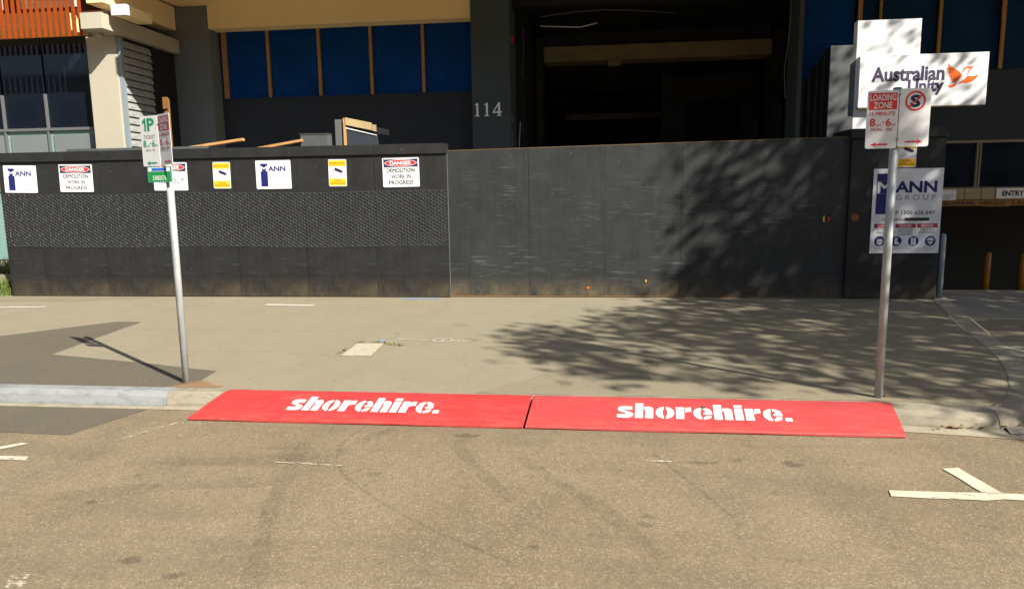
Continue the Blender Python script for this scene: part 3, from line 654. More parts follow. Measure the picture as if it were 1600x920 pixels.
for k, ls in enumerate((('NO ENTRY', 'UNAUTHORISED'), ('DEMOLITION', 'WORK', 'IN PROGRESS'), ('TRUCKS', 'ENTERING'))):
    a = L + .045 + .305 * k
    flat(t, [rect(a, a + .285, h - .875, h - .815)], M['darknavy'], Y_, 'header'); flat(t, [ell(a + .142, h - .845, .135, .027, 24)], M['red'], Y_ - .001, 'oval')
    letter(t, 'DANGER', M['white'], (a + .06, a + .225, h - .860, h - .831), Y_ - .002, .02)
    flat(t, [rect(a, a + .002, h - .99, h - .876), rect(a + .283, a + .285, h - .99, h - .876), rect(a + .003, a + .282, h - .99, h - .988)], M['palegrey'], Y_, 'rule')
    for j, s in enumerate(ls):
        hh = .03 if len(ls) == 2 else .022; letter(t, s, M['black'], (a + .035, a + .25, h - .915 - (hh + .012) * j, h - .915 - (hh + .012) * j + hh), Y_, .012)
for k in range(4):
    cx_ = L + .135 + .24 * k; cz = h - 1.075; flat(t, [ell(cx_, cz, .075, .075, 28)], M['navy'], Y_, 'pictogram_disc')
    if k == 0: flat(t, [ell(cx_, cz - .01, .042, .045, 16, 180, 360), [(cx_ - .045, cz - .004), (cx_ + .045, cz - .004), (cx_ + .03, cz + .035), (cx_ - .03, cz + .035)]], M['white'], Y_ - .0015, 'pictogram')
    elif k == 1: flat(t, [[(cx_ - .02, cz + .05), (cx_ + .015, cz + .05), (cx_ + .01, cz), (cx_ + .045, cz - .03), (cx_ + .045, cz - .05), (cx_ - .02, cz - .05), (cx_ - .03, cz)]], M['white'], Y_ - .0015, 'pictogram')
    elif k == 2: flat(t, [rect(cx_ - .034, cx_ - .004, cz - .055, cz + .05), rect(cx_ + .004, cx_ + .034, cz - .055, cz + .05)], M['white'], Y_ - .0015, 'pictogram')
    else: flat(t, [ell(cx_, cz + .008, .05, .045, 16, 0, 180), rect(cx_ - .035, cx_ + .035, cz - .028, cz - .006), ell(cx_, cz - .032, .022, .022, 10, 180, 360)], M['white'], Y_ - .0015, 'pictogram')
    for j in range(2): letter(t, 'MUST BE WORN ON SITE'[: 20 - 5 * j], M['greyprint'], (cx_ - .085 + .02 * j, cx_ + .085 - .02 * j, cz - .105 - .022 * j, cz - .092 - .022 * j), Y_)
screws(t, w_, h, M['steel'], .03, r=.009)

# ================================================================== PARKING SIGN POSTS
def plate(parent, w_, h, loc, rz, name='sign_plate'):
    p = panel(parent, w_, h, M['plate'], .003, .016, name); p.location = loc; p.rotation_euler = (0, 0, rz); return p
def arrow(p, m, x0, x1, z, left, y=-.0045):
    s = .02; tip, tail = (x0, x1) if left else (x1, x0); d = 1 if left else -1
    flat(p, [[(tip, z), (tip + d * .045, z - s), (tip + d * .033, z - .006), (tail, z - .006), (tail, z + .006), (tip + d * .033, z + .006), (tip + d * .045, z + s)]], m, y, 'arrow')
def hours(p, m, z):
    letter(p, '8', m, (-.088, -.048, z, z + .058), -.0045, .02); letter(p, 'AM', m, (-.042, -.008, z, z + .018), -.0045)
    flat(p, [rect(-.002, .020, z + .028, z + .034)], m, -.0045, 'dash')
    letter(p, '6', m, (.026, .064, z, z + .058), -.0045, .02); letter(p, 'PM', m, (.068, .098, z, z + .018), -.0045)
def loading(p, m):
    flat(p, [rect(-.1, .1, .288, .412)], m, -.0042, 'red_field')
    letter(p, 'LOADING', M['plate'], (-.092, .092, .355, .402), -.0055, .012); letter(p, 'ZONE', M['plate'], (-.066, .066, .298, .344), -.0055, .012)
    letter(p, '15 MINUTE', m, (-.092, .092, .245, .272), -.0045, .006); hours(p, m, .165)
    letter(p, 'MON - FRI', m, (-.075, .075, .130, .152), -.0045, .004)
PW, PH = .225, .43
t = thing('parking_sign_post', 'galvanised post with one hour ticket plate, loading plate and small green number plate', 'sign post', (-3.714, 5.86, .0))
MB().tube([(0, 0, -.05), (0, 0, 2.37)], .030, 18).build('pole', M['galv'], t, smooth=True)
MB().tube([(0, 0, 2.37), (0, 0, 2.385)], [.033, .026], 18).build('pole_cap', M['steel'], t)
p = plate(t, PW, PH, (-.140, -.015, 1.955), R(-20)); p['label'] = 'white plate with green one hour ticket lettering'
flat(p, [[(-.082, .385), (-.052, .410), (-.036, .410), (-.036, .300), (-.058, .300), (-.058, .376), (-.082, .362)]], M['greenprint'], -.0045, 'numeral'); letter(p, 'P', M['greenprint'], (-.022, .072, .300, .410), -.0045, .03)
letter(p, 'TICKET', M['greyprint'], (-.075, .075, .235, .268), -.0045, .004); hours(p, M['greenprint'], .165); letter(p, 'MON - FRI', M['greyprint'], (-.06, .06, .128, .148), -.0045)
arrow(p, M['greenprint'], -.06, .07, .028, True)
p = plate(t, PW, PH, (.055, -.105, 1.96), R(-33)); p['label'] = 'faded white plate with maroon loading zone lettering'; loading(p, M['maroon']); arrow(p, M['maroon'], -.03, .09, .028, False)
p = MB().yprism(rrect(.245, .135, .008), -.006, 0).build('number_plate', M['tealplate'], t); p.location = (-.055, -.048, 1.815); p.rotation_euler = (0, 0, R(-8))
flat(p, [rect(-.112, .112, .009, .088)], M['greenplate'], -.0075, 'green_field'); flat(p, [rect(-.112, .112, .093, .127)], M['plate'], -.0075, 'header')
flat(p, [rect(-.075, .075, .098, .122)], M['blueprint'], -.009, 'blue_field'); letter(p, '33882E76', M['plate'], (-.07, .07, .018, .056), -.009, .004)
for z in (2.28, 2.02): MB().tube([(0, 0, z), (0, 0, z + .02)], .036, 16).build('clamp', M['steel'], t)
MB().tube([(-.02, -.03, 2.315), (-.02, -.065, 2.315)], .008, 8).build('bolt', M['rust'], t)

t = thing('parking_sign_post', 'galvanised post with red loading zone plate and no standing plate', 'sign post', (2.283, 5.80, 0))
MB().tube([(0, 0, -.05), (0, 0, 2.42)], .031, 18).build('pole', M['galv'], t, smooth=True)
MB().tube([(0, 0, 2.42), (0, 0, 2.43)], [.033, .026], 18).build('pole_cap', M['tealplate'], t)
p = plate(t, PW, PH, (-.115, -.042, 1.975), R(-1.5)); loading(p, M['red']); arrow(p, M['red'], -.075, .045, .030, True); p['label'] = 'white plate with red loading zone lettering'
p = plate(t, PW, PH, (.116, -.042, 1.985), R(2)); p['label'] = 'white no standing plate with struck out letter'
letter(p, 'S', M['darknavy'], (-.038, .038, .290, .382), -.0042, .05); flat(p, ring(0, .337, .074, .060), M['red'], -.0046, 'red_ring')
flat(p, [[(-.050, .298), (-.042, .290), (.050, .376), (.042, .384)]], M['red'], -.0055, 'red_bar'); arrow(p, M['red'], -.058, .068, .036, False)
for z in (2.36, 2.03):
    MB().tube([(0, 0, z), (0, 0, z + .02)], .037, 16).build('clamp', M['steel'], t); MB().tube([(.0, -.03, z + .01), (.0, -.056, z + .01)], .007, 8).build('bolt', M['rust'], t)
MB().tube([(.06, .02, 0), (.06, .02, .02)], .014, 8).build('ground_bolt', M['rust'], t)

# ================================================================== PIT COVER AND WEEDS
t = thing('pit_cover', 'small cream concrete service pit cover set in the footpath', 'pit cover', (-2.52, 7.3, 0))
MB().zprism([(-.14, -.30), (.18, -.29), (.14, .30), (-.165, .28)], .012, -.05).build('lid', M['pit'], t, .004)
MB().zprism([(-.19, -.33), (.21, -.33), (.175, .345), (-.20, .325)], .005, -.05).build('frame', M['lane'], t)
def tufts(name, label, spots, m, hmin, hmax, nb):
    mb = MB()
    for x, y, z in spots:
        for _ in range(nb):
            a = rng.random() * 6.28; h = rng.uniform(hmin, hmax); ln = rng.uniform(.2, .8) * h; wd = .0035 + .003 * rng.random(); ox, oy = rng.gauss(0, .025), rng.gauss(0, .02)
            d = Vector((math.cos(a), math.sin(a), 0)); s_ = Vector((-d.y, d.x, 0)) * wd; b0 = Vector((x + ox, y + oy, z))
            m1 = b0 + d * ln * .35 + Vector((0, 0, h * .65)); e1 = b0 + d * ln + Vector((0, 0, h))
            n = len(mb.v); mb.v += [tuple(b0 - s_), tuple(b0 + s_), tuple(m1 + s_ * .8), tuple(m1 - s_ * .8), tuple(e1)]; mb.f += [(n, n + 1, n + 2, n + 3), (n + 3, n + 2, n + 4)]
    return tag(mb.build(name, m), label, 'weeds', kind='stuff')
tufts('weeds', 'small dry weeds around the pit cover', [(-2.70 + .36 * rng.random(), 7.62 + rng.gauss(0, .02), 0) for _ in range(15)] + [(-2.34 + .2 * rng.random(), 7.52 + rng.gauss(0, .05), 0) for _ in range(7)] + [(-2.70, 7.05 + .3 * rng.random(), 0) for _ in range(5)], M['drygrass'], .008, .035, 7)

# planting bed beyond the outer end of the hoarding
t = thing('planter_edge', 'low concrete garden edge past the outer end of the hoarding', 'garden edge', (-12.6, 11.45, 0))
MB().box(-2.3, 2.33, 0, .14, 0, .34).build('kerb_wall', M['kerbconc'], t, .01)
MB().box(-2.3, 2.33, .142, 2.1, 0, .30).build('soil_bed', M['soil'], t)
tufts('grass', 'bright green grass at the outer end of the hoarding', [(-10.25 - 1.6 * rng.random(), 11.16 + .24 * rng.random(), 0) for _ in range(90)] + [(-10.3 - 2.2 * rng.random(), 11.7 + .5 * rng.random(), .3) for _ in range(60)], M['grass'], .10, .34, 22)

# ================================================================== OFFICE BUILDING BEHIND THE HOARDING
B = thing('office_building', 'dark painted office building with blue filmed windows and an open loading bay', 'building', (0, 16, 0))
def bb(name, x0, x1, y0, y1, z0, z1, m, bev=0, parent=None): return MB().box(x0, x1, y0 - 16, y1 - 16, z0, z1).build(name, m, parent or B, bev)
bb('wall', -8.645, -2.66, 16.0, 16.2, -.1, 3.945, M['blackwall'])
px = [-8.50, -7.46, -6.245, -5.03, -3.825, -2.66]
for k, (a, b) in enumerate(zip([-8.64] + px[1:-1], px[1:])): bb('window_panel', a + (.0 if k == 0 else .04), b - .04, 16.03, 16.06, 3.947, 5.95, M['bluefilm'])
for k, a in enumerate(px[:-1]):
    bb('timber_stud', a - (.075 if k == 0 else .035), a + .035, 15.965, 16.028, 3.947, 5.43, M['timber'], .004)
bb('sill_shadow_gap', -8.64, -2.67, 15.985, 15.998, 3.90, 3.942, M['blackwall'])
bb('beam', -8.645, -2.66, 15.57, 15.962, 5.42, 6.2, M['soffit'], .01)
bb('column', -10.3, -8.65, 15.60, 16.2, -.1, 5.93, M['charcoal'], .012)
bb('wall', -14, -10.31, 15.8, 16.1, -.1, 6.2, M['blackwall'])
pil = bb('pillar', -2.655, -1.81, 15.5, 16.6, -.1, 6.6, M['pillar'], .008)
one = [[(.06, .06), (.0, .06), (.0, 0), (.36, 0), (.36, .06), (.28, .06), (.28, .98), (.20, .98), (.02, .86), (.02, .80), (.13, .84), (.13, .06)]]
four = [[(.30, 0), (.66, 0), (.66, .06), (.57, .06), (.57, .22), (.70, .22), (.70, .33), (.57, .33), (.57, .98), (.44, .98), (.0, .32), (.0, .22), (.41, .22), (.41, .06), (.30, .06)]]
num = B
for x_, g_ in ((-2.60, one), (-2.39, one), (-2.205, four)):
    o = flat(B, g_, M['numeral'], 15.5 - 16 - .006, 'house_number', .29, .29, x_, 3.335)
o = flat(B, [[(.12, .33), (.40, .33), (.40, .76)]], M['pillar'], 15.5 - 16 - .009, 'house_number', .29, .29, -2.205, 3.335)
bb('slab', -9.3, -7.702, 13.2, 16.3, 5.93, 6.25, M['soffit']); bb('slab', -7.70, 1.8, 12.15, 16.3, 5.93, 6.25, M['soffit']); bb('slab', -16, -9.302, 13.25, 16.3, 5.96, 6.25, M['soffit'])  # stepped front edges, out of view, set so the overhang shades wall and louvres
bb('slab', 1.802, 6.4, 12.0, 16.3, 5.93, 6.25, M['soffit']); bb('slab', 6.402, 30, 11.3, 16.3, 5.93, 6.25, M['soffit'])  # unseen front edge carried further out to keep sun off the car park entry
bb('upper_wall', -9.2, -7.72, 13.35, 13.6, 6.252, 16, M['charcoal']); bb('upper_wall', -7.68, 1.75, 12.25, 12.5, 6.252, 16, M['charcoal']); bb('upper_wall', 1.85, 6.4, 12.1, 12.4, 6.252, 16, M['charcoal']); bb('upper_wall', 6.45, 30, 11.4, 11.7, 6.252, 16, M['charcoal'])
bb('roof', -9.2, 30, 13.62, 26, 15.6, 15.9, M['charcoal'])
# cantilever beams at the shared edge
bb('cantilever_beam', -9.79, -9.43, 13.2, 15.598, 5.42, 5.925, M['soffit'], .008)
bb('beam_light_box', -9.22, -8.90, 13.10, 13.19, 5.15, 5.35, M['lampwhite'], .006)
bb('cantilever_beam', -9.22, -8.90, 13.192, 13.9, 5.16, 5.34, M['soffit'])
# loading bay interior
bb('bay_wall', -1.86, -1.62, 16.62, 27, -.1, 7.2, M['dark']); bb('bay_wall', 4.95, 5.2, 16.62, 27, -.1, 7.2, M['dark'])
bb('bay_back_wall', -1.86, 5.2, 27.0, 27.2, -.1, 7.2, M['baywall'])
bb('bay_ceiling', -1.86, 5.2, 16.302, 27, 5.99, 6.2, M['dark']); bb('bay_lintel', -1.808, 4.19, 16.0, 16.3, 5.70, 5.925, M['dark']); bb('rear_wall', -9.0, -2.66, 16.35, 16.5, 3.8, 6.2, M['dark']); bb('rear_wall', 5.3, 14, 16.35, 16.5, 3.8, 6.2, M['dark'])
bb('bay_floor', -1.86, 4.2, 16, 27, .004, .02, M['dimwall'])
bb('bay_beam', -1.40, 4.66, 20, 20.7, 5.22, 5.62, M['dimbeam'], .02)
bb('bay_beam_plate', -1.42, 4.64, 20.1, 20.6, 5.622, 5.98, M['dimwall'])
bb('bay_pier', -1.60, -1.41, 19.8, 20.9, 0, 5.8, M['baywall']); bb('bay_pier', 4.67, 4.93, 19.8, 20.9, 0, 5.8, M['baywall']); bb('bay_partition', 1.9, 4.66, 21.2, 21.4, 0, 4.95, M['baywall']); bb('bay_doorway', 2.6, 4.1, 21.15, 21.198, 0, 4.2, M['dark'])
for k in range(2): MB().tube([(-1.35, 5.2 + .25 * k, 4.75 - .3 * k), (.6, 5.25 + .25 * k, 4.62 - .3 * k), (1.85, 5.3 + .25 * k, 4.70 - .45 * k)], .025, 6).build('bay_conduit', M['baywall'], B)
bb('bay_header', -1.40, 4.66, 23.0, 23.3, 4.9, 5.9, M['baywall']); bb('bay_pipe', -1.0, 4.6, 24.6, 24.75, 4.1, 4.3, M['dimbeam'])
bb('bay_bracket', .36, .70, 19.93, 19.998, 5.05, 5.21, M['dimbeam'])
bb('bay_duct', 1.6, 4.3, 21.8, 22.3, 4.35, 4.75, M['dark']); bb('bay_rack', 0.0, 3.6, 25.5, 25.9, 3.75, 3.95, M['baywall'])
MB().tube([(-1.27, 1.0, 5.50), (-.75, 1.02, 5.47), (-.35, 1.0, 5.44), (.05, 1.05, 5.53)], .014, 6).build('loose_conduit', M['white'], B)
MB().tube([(-1.3, 1.6, 5.85), (-.5, 1.7, 5.95), (.2, 1.6, 5.95), (.9, 1.7, 5.93), (1.9, 2.0, 5.9)], .009, 6).build('loose_cable', M['steel'], B)
MB().tube([(4.12, .1, 5.9), (4.10, .1, 5.0), (4.02, .1, 4.2), (4.06, .1, 3.6)], .006, 5).build('loose_cable', M['steel'], B)
MB().tube([(-1.58, .1, 5.3), (-1.57, .1, 4.7), (-1.62, .1, 4.3), (-1.55, .1, 4.2)], .006, 5).build('loose_cable', M['drygrass'], B)
MB().tube([(-1.66, .05, 3.25), (-1.70, .05, 2.6), (-1.74, .05, 2.2)], .008, 5).build('loose_cable', M['palegrey'], B)
bb('notice', -1.808, -1.805, 15.62, 15.80, 3.20, 3.32, M['greyprint']); bb('notice', -1.808, -1.805, 15.66, 15.76, 2.70, 3.05, M['greyprint'])
bb('alarm_light', -1.804, -1.76, 15.7, 15.78, 4.9, 5.05, M['red'])
# right of the bay
bb('jamb', 4.20, 4.29, 15.75, 16.6, -.1, 6.6, M['pillar'])
bb('wall', 4.292, 5.40, 16.1, 16.3, -.1, 6.2, M['blackwall']); bb('window_panel', 4.30, 5.38, 16.06, 16.098, 3.3, 5.95, M['bluefilm'])
cu = MB(); cols = 26
for i in range(cols):
    f0, f1 = i / cols, (i + 1) / cols
    P = []
    for f in (f0, f1):
        xx = 4.24 + f * .72; yy_ = 15.9 - 16 + .035 * math.sin(f * 34); zt_ = 3.62 + .98 * min(1, f * 1.15) ** .8; P.append((xx, yy_, zt_))
    cu.poly([(P[0][0], P[0][1], 1.2), (P[1][0], P[1][1], 1.2), P[1], P[0]])
o = cu.build('black_curtain', M['cloth'], B, smooth=True)
bb('wall', 5.402, 14, 16.0, 16.3, 2.63, 4.05, M['blackwall'])
for a, b in ((5.50, 5.83), (5.90, 7.0), (7.07, 8.21), (8.29, 9.4), (9.48, 10.6), (10.68, 11.8)): bb('window_panel', a, b, 16.05, 16.09, 4.052, 5.95, M['navyglass'])
for a, wd, zb in ((5.46, .085, 4.06), (5.865, .05, 4.06), (7.035, .06, 4.06), (8.25, .07, 4.06), (8.21, .06, 5.0), (9.44, .06, 4.06), (10.64, .06, 4.06)): bb('timber_stud', a - wd / 2, a + wd / 2, 15.955 - (.05 if zb > 4.5 else 0), 16.0 - (.055 if zb > 4.5 else 0), zb, 5.92, M['timber'])
bb('wall', 5.402, 7.0, 16.0, 16.3, -1, 2.628, M['blackwall'])
# glazed band over the car park entry
bb('glazing', 7.0, 14, 16.05, 16.07, 1.66, 2.58, M['glass']); bb('head_rail', 7.0, 14, 15.97, 16.08, 2.582, 2.628, M['bronze'])
for a in (7.99, 9.6, 11.2): bb('mullion', a - .045, a + .045, 15.975, 16.08, 1.66, 2.58, M['bronze']); bb('mullion_groove', a - .008, a + .008, 15.968, 15.974, 1.67, 2.57, M['dark'])
bb('sill_rail', 7.0, 14, 15.98, 16.08, 1.64, 1.658, M['dark'])
bb('entry_beam', 7.0, 14, 15.96, 16.2, 1.405, 1.638, M['beige'])
for a in (7.75, 8.08): bb('panel_joint', a - .004, a + .004, 15.955, 15.959, 1.41, 1.635, M['dimwall'])
bb('entry_soffit', 7.0, 14, 16.2, 22, 1.35, 1.5, M['dark'])
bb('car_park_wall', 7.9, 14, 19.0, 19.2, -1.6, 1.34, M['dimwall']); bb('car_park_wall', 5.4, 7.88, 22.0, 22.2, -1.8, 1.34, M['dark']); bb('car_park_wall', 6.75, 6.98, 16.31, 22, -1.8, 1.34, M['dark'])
bb('ramp_side_wall', 5.15, 5.29, 12.0, 15.99, -.7, .0, M['dimwall'])
MB().tube([(7.66, 1.2, -.9), (7.66, 1.2, .60)], .05, 10).build('car_park_column', M['dimbeam'], B)
t = thing('entry_sign', 'white car park entry sign with bold black lettering', 'sign', (9.18, 15.945, 1.415))
panel(t, 1.62, .215, M['white'], .006, .004); letter(t, 'ENTRY', M['black'], (-.70, -.27, .055, .165), -.0085, .045)
t = thing('small_notice', 'small white notice fixed to the beige beam over the ramp', 'sign', (7.40, 15.945, 1.36)); panel(t, .36, .25, M['white'], .006, .01)
letter(t, 'CLEARANCE', M['greyprint'], (-.10, .12, .13, .155), -.0085); letter(t, 'KEEP CLEAR', M['greyprint'], (-.10, .12, .08, .105), -.0085)
t = thing('height_bar', 'yellow maximum height bar hanging over the ramp', 'height bar', (9.6, 15.90, 1.27))
MB().box(-2.4, 2.4, -.012, .012, 0, .125).build('bar', M['safety'], t, .004)
letter(t, 'MAXIMUM   HEIGHT   1-9 M', M['black'], (-2.34, -.62, .025, .10), -.0145, .03)
for a in (-2.2, 0, 2.2): MB().tube([(a, .0, .125), (a, .02, .20)], .006, 6).build('hanger', M['steel'], t)
t = thing('strip_lamp', 'cream unlit strip lamp under the height bar', 'lamp', (8.62, 16.4, 1.24)); MB().box(-.28, .28, -.05, .05, 0, .07).build('diffuser', M['beige'], t, .02); MB().box(-.29, .29, -.055, .055, .071, .108).build('housing', M['alu'], t)
for x_, y_, lab in ((8.85, 17.0, 'yellow bollard under the beige beam joint inside the car park ramp'), (9.70, 17.2, 'yellow bollard deeper along the ramp under the entry sign')):
    zb = -.66 - (y_ - 16) * .13; t = thing('bollard', lab, 'bollard', (x_, y_, zb), group='yellow ramp bollards')
    MB().tube([(0, 0, 0), (0, 0, .96), (0, 0, .99)], [.075, .075, .055], 16).build('tube', M['safety'], t, smooth=True)
    MB().tube([(0, 0, 0), (0, 0, .012)], .12, 16).build('base_plate', M['steel'], t)

# ================================================================== NEIGHBOURING BUILDING WITH ORANGE FINS
N = thing('finned_building', 'neighbouring glass fronted building with orange vertical fins and cream column', 'building', (-10, 13.6, 0))
def nb(name, x0, x1, y0, y1, z0, z1, m, bev=0, parent=None): return MB().box(x0 + 10, x1 + 10, y0 - 13.6, y1 - 13.6, z0, z1).build(name, m, parent or N, bev)
nb('column', -10.17, -9.545, 13.6, 14.6, 0, 4.898, M['cream'], .006)
nb('column_flashing', -9.542, -9.46, 13.64, 13.72, 0, 4.89, M['flash'])
nb('beam', -9.80, -9.35, 13.0, 15.55, 4.90, 5.20, M['cream'], .006)
nb('beam_bracket', -9.75, -9.62, 13.25, 13.4, 4.84, 4.898, M['cream'])
nb('parapet', -9.80, -9.34, 13.05, 13.3, 5.202, 5.24, M['finback'])
nb('slab', -18, -10.26, 13.2, 16, 4.98, 5.3, M['soffit'])
lw = nb('louvre_wall', -9.52, -9.50, 13.72, 15.55, 0, 4.895, M['dark'])
sl = MB().prism([(0, 0), (.035, -.008), (.035, .010), (0, .132)], lambda a, b: (a, 0, b), lambda a, b: (a, .93, b)).mesh('slat', M['louvre'])
for k in range(32):
    o = link('slat', sl, lw); o.location = (-9.497 + 10, 13.725 - 13.6, .05 + .15 * k)
nb('louvre_trim', -9.5, -9.44, 14.66, 14.70, 0, 4.89, M['dark'])
fin_me = MB().box(-.038, .038, -.007, .007, 0, 2.6).mesh('fin', M['fin'], .003)
for k in range(52):
    o = link('fin', fin_me, N); o.location = (-9.87 - .127 * k + 10, 13.10 - 13.6, 4.80 + .012 * math.sin(k * 2.1) * .2)
nb('fin_rail', -16.5, -9.84, 13.155, 13.19, 5.6, 5.66, M['fin']); nb('fin_rail', -16.5, -9.84, 13.155, 13.19, 6.6, 6.66, M['fin'])
nb('upper_wall', -16.5, -9.85, 13.5, 13.7, 5.3, 9, M['finback'])
for k in range(4): nb('upper_window', -16.2 + 1.6 * k, -15.0 + 1.6 * k, 13.47, 13.498, 5.45, 6.0, M['lampwhite'])
gp = [-16.5, -15.2, -13.9, -12.36, -11.37, -10.2]
for a, b in zip(gp, gp[1:]):
    nb('glass_pane', a + .02, b - .02, 13.85, 13.87, 3.16, 4.97, M['glass']); nb('glass_pane', a + .02, b - .02, 13.85, 13.87, .4, 3.10, M['paleglass'])
    nb('dark_board', a + .1, b - .08, 13.82, 13.848, 1.85, 3.02, M['charcoal'])
for a in gp: nb('mullion', a - .02, a + .02, 13.80, 13.88, .3, 4.97 if a < -16 else 3.85, M['alu'])
nb('transom', -16.5, -10.2, 13.79, 13.86, 3.102, 3.158, M['alu']); nb('base_wall', -16.5, -10.2, 13.8, 14.0, 0, .38, M['kerbconc'])
nb('back_wall', -16.5, -10.2, 15.0, 15.2, 0, 4.97, M['dark']); nb('column_trim', -10.20, -10.172, 13.62, 13.7, 0, 4.89, M['dark'])

# ================================================================== PYLON SIGN
t = thing('pylon_sign', 'white pylon sign with orange bird emblem standing behind the gate pier', 'sign', (4.70, 12.40, 0))
MB().box(-.49, .49, 0, .16, .0, 4.345).build('pylon_body', M['white'], t, .006)
b_ = MB().box(-.46, 1.48, -.11, -.002, 2.965, 3.775).build('name_panel', M['white'], t, .004)
MB().box(-.45, 1.47, -.108, -.004, 2.953, 2.963).build('panel_underside', M['drygrass'], t)
letter(b_, 'Australian', M['purple'], (-.275, .835, 3.36, 3.595), -.1125, .035); letter(b_, 'Unity', M['purple'], (.29, .835, 3.135, 3.385), -.1125, .035)
S_ = 1.94 / 203 / 5.75; 
def bp_(pts): return [((a - 110) * S_ - .46 + .02, 3.775 - (b - (425 - (a - 110) * .055)) * S_ * 1.0) for a, b in pts]
flat(b_, [bp_([(905, 470), (925, 500), (960, 522), (1000, 545), (1022, 562), (1032, 590), (1012, 622), (975, 652), (950, 655), (955, 640), (930, 620), (940, 612), (915, 590), (927, 582), (902, 555), (915, 548), (893, 520), (905, 512)]),
          bp_([(970, 662), (1000, 640), (975, 690), (950, 700), (930, 700), (920, 694), (905, 697), (925, 680), (950, 672)]),
          bp_([(1032, 552), (1050, 515), (1078, 500), (1108, 502), (1135, 494), (1122, 520), (1104, 532), (1094, 560), (1086, 580), (1080, 575), (1088, 540), (1098, 520), (1078, 515), (1056, 532), (1046, 552)]),
          bp_([(1086, 585), (1120, 590), (1150, 585), (1182, 574), (1165, 605), (1140, 630), (1110, 648), (1075, 655), (1040, 655), (1000, 668), (1030, 640), (1060, 618)])], M['orangeprint'], -.1125, 'bird_emblem')
MB().box(-.485, .485, -.0035, -.0015, 3.78, 4.34).build('upper_panel', M['white'], t)
t = thing('grey_board', 'tall weathered grey sheet standing beside the white pylon sign', 'board', (4.0, 12.385, 0))
MB().box(-.19, .205, 0, .02, .0, 3.97).build('board_face', M['greyboard'], t, .002); MB().box(-.1, -.01, .022, .07, 0, 3.9).build('rear_batten', M['timber'], t)

# ================================================================== SITE TIMBER AND BOARDS SHOWING ABOVE THE HOARDING
def plank(name, label, a, b, wd, th, m, cat='timber'):
    t = thing(name, label, cat, a); d = Vector(b) - Vector(a); L_ = d.length
    o = MB().box(0, L_, -wd / 2, wd / 2, -th / 2, th / 2).build('plank', m, t, .003)
    o.rotation_euler = d.to_track_quat('X', 'Z').to_euler(); return t
plank('timber_prop', 'long bright pine prop sloping up behind the hoarding near the sign post', (-9.3, 11.75, 2.26), (-6.05, 11.8, 2.66), .09, .045, M['brightpine'])
plank('timber_prop', 'short pine prop beside the grey box behind the hoarding', (-7.1, 11.85, 2.31), (-4.98, 11.8, 2.62), .09, .045, M['brightpine'])
t = thing('timber_post', 'rough timber post with a block rising above the green-plated sign post', 'timber', (-7.47, 11.9, 0))
MB().box(-.032, .032, -.03, .03, 0, 3.40).build('post', M['oldtimber'], t, .004); MB().box(-.05, .045, -.06, -.031, 3.22, 3.42).build('block', M['oldtimber'], t, .004); MB().tube([(.0, -.072, 3.15), (.0, -.10, 3.15)], .015, 6).build('bolt', M['rust'], t)
t = thing('grey_box', 'plain grey board box showing above the hoarding beside the black frame', 'box', (-4.76, 11.9, 0)); MB().box(-.26, .22, -.1, .3, 0, 2.715).build('box_body', M['greyboard'], t, .005); MB().box(-.27, .23, -.11, .31, 2.717, 2.73).build('lid', M['greyboard'], t)
t = thing('grey_backing_board', 'long grey board lying just behind the hoarding capping', 'board', (-8.1, 11.6, 0)); MB().box(-1.15, 1.5, 0, .02, 0, 2.55).build('board_face', M['greyboard'], t); MB().box(-1.1, 1.45, .022, .06, 2.2, 2.29).build('batten', M['timber'], t)
t = thing('boarded_frame', 'black boarded frame with a white strip and pine edge jutting above the hoarding', 'frame', (-4.32, 12.0, 0))
MB().box(-.13, -.02, -.06, .06, 0, 2.97).build('steel_post', M['alu'], t, .005)
MB().box(.02, .06, -.06, .0, 0, 2.99).build('pine_edge', M['brightpine'], t)
MB().prism([(.062, 2.2), (.66, 2.2), (.60, 2.70), (.062, 2.83)], lambda a, b: (a, -.03, b), lambda a, b: (a, 0, b)).build('panel', M['blackwall'], t)
MB().prism([(.062, 2.815), (.60, 2.685), (.60, 2.698), (.062, 2.835)], lambda a, b: (a, -.045, b), lambda a, b: (a, -.031, b)).build('white_strip', M['white'], t)
MB().prism([(.062, 2.875), (.52, 2.775), (.52, 2.90), (.062, 3.0)], lambda a, b: (a, -.07, b), lambda a, b: (a, -.04, b)).build('rough_board', M['dimbeam'], t)
MB().prism([(.53, 2.77), (.60, 2.75), (.60, 2.86), (.53, 2.875)], lambda a, b: (a, -.06, b), lambda a, b: (a, -.04, b)).build('rough_board', M['beige'], t)
MB().prism([(.60, 2.72), (.80, 2.69), (.80, 2.78), (.60, 2.83)], lambda a, b: (a, -.02, b), lambda a, b: (a, 0.02, b)).build('dark_board', M['cloth'], t)

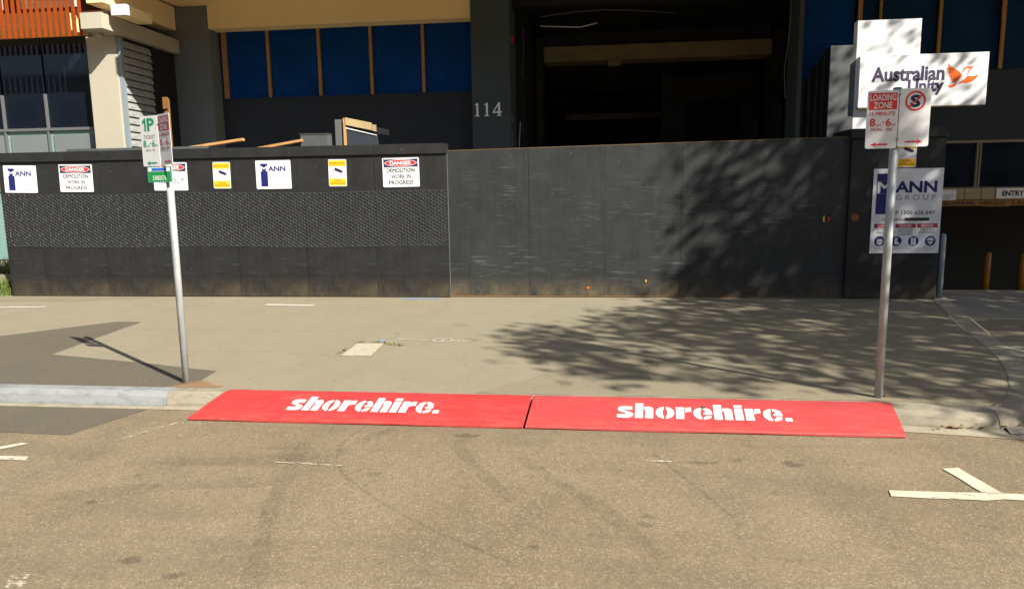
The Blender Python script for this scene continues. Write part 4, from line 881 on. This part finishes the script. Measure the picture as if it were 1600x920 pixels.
# ================================================================== FAR SIDE OF THE STREET (behind the camera: seen only in the glass)
sheet('far_side_footpath', [(-70, -26), (70, -26), (70, -16), (-70, -16)], -.02, M['path'], road)
for i, (x0, x1, h, m_, lab) in enumerate(((-60, -22, 11, 'cream', 'cream terrace block across the road'), (-21.5, 8, 15, 'charcoal', 'tall dark office block across the road'), (8.5, 55, 12, 'bluestone', 'pale grey block across the road'))):
    t = thing('opposite_building', lab, 'building', ((x0 + x1) / 2, -26, 0)); W2 = (x1 - x0) / 2
    MB().box(-W2, W2, -10, 0, -.02, h).build('wall', M[m_], t); MB().box(-W2 - .2, W2 + .2, -10.2, .25, h + .01, h + .5).build('roof', M['charcoal'], t)
    wm = MB().box(-.9, .9, .01, .06, 0, 1.7).mesh('window', M['glass'])
    for fl in range(int(h // 3.4)):
        for k in range(int((x1 - x0) // 4)): o = link('window', wm, t); o.location = (-W2 + 2 + 4 * k, 0, 1.0 + 3.4 * fl)

# ================================================================== STREET TREE (casts the dappled shade, stands beyond the frame)
tree = thing('street_tree', 'leafy street tree by the kerb whose crown shades the gate', 'tree', (11.9, 4.9, 0))
T0 = Vector((11.9, 4.9, 0)); shift = Vector((SUN.x / SUN.z, SUN.y / SUN.z))
out = [(-.95, 8.3), (-.1, 8.6), (.25, 9.1), (.6, 10.2), (1.45, 11.05), (.85, 11.85), (.25, 12.45), (-.85, 13.1), (-.9, 14.5), (.4, 16.2), (2.6, 17.4), (6, 17.2), (9, 15), (10, 11), (8.5, 7), (6, 4.5), (4.2, 4.7), (3.3, 5.2), (3.0, 5.75), (2.75, 6.1), (2.3, 6.3), (1.5, 6.15), (1.0, 6.3), (.65, 6.7), (.25, 6.3), (-.1, 6.5), (-.45, 6.8), (-.7, 7.5)]
def inside(x, y, P):
    c = False
    for (x0, y0), (x1, y1) in zip(P, P[1:] + P[:1]):
        if (y0 > y) != (y1 > y) and x < (x1 - x0) * (y - y0) / (y1 - y0) + x0: c = not c
    return c
gaps = [(1.25, 6.75, .38), (.35, 7.9, .3), (1.9, 7.6, .3), (.9, 9.6, .28), (2.0, 10.3, .3), (.75, 11.75, .32), (2.3, 6.6, .3), (.2, 12.9, .3), (1.3, 12.3, .3), (3.0, 9.0, .25), (1.2, 14.8, .45), (2.3, 15.8, .5), (3.4, 14.9, .3), (.3, 15.2, .4), (3.8, 7.6, .3), (4.5, 9.5, .35), (5.2, 11.2, .4)]
gaps += [(rng.uniform(-.8, 6), rng.uniform(6.2, 14), rng.uniform(.16, .30)) for _ in range(60)]
gaps += [(rng.uniform(.3, 3.6), rng.uniform(6.0, 8.2), rng.uniform(.14, .26)) for _ in range(26)]
clumps = []; tries = 0
while len(clumps) < 620 and tries < 60000:
    tries += 1; gx_, gy_ = rng.uniform(-1.3, 10.2), rng.uniform(4.9, 17.5)
    if not inside(gx_, gy_, out) or any((gx_ - a) ** 2 + (gy_ - b) ** 2 < r * r for a, b, r in gaps): continue
    if any((gx_ - c[0]) ** 2 + (gy_ - c[1]) ** 2 < (.27 if gy_ < 14.2 else .5) ** 2 for c in clumps): continue
    G0 = Vector((gx_, gy_, 0)); C0 = Vector((11.6, 4.4, 8.2)); tt = (C0 - G0).dot(SUN); P = G0 + SUN * (tt + rng.gauss(0, .9))
    clumps.append((gx_, gy_, P))
lv = MB()
for gx_, gy_, P in clumps:
    for _ in range((62 if gx_ > 1.6 else 48) if gy_ < 14.2 else 24):
        c = P + Vector((rng.gauss(0, .21), rng.gauss(0, .21), rng.gauss(0, .17))); s_ = rng.uniform(.05, .085)
        a = Vector((rng.gauss(0, 1), rng.gauss(0, 1), rng.gauss(0, .5))).normalized(); b = a.cross(Vector((rng.gauss(0, .5), rng.gauss(0, .5), 1))).normalized()
        lv.poly([tuple(c + a * s_ * 1.3), tuple(c + b * s_ * .75 + a * .1 * s_), tuple(c - a * s_ * 1.1), tuple(c - b * s_ * .75 + a * .1 * s_)])
me = bpy.data.meshes.new('crown'); me.from_pydata([(x - T0.x, y - T0.y, z) for x, y, z in lv.v], [], lv.f); me.materials.append(M['leaf']); crown = link('crown', me, tree)
tr = MB().tube([(0, 0, -.1), (.05, -.02, 1.2), (.0, -.1, 2.6), (-.1, -.2, 4.2), (-.2, -.35, 5.8), (-.25, -.45, 7.4), (-.3, -.5, 9.2)], [.30, .24, .21, .19, .15, .10, .04], 12); tr.build('trunk', M['bark'], tree, smooth=True)
lb = MB()
for gx_, gy_, P in clumps[::4]:
    q = P - T0; s0 = Vector((-.1, -.3, max(3.2, min(7.5, q.z - 1.8 - .25 * math.hypot(q.x, q.y))))); mid = s0.lerp(q, .5) + Vector((rng.gauss(0, .15), rng.gauss(0, .15), .25))
    lb.tube([tuple(s0), tuple(mid), tuple(q)], [.045, .026, .007], 5, False)
lb.build('limbs', M['bark'], tree, smooth=True)
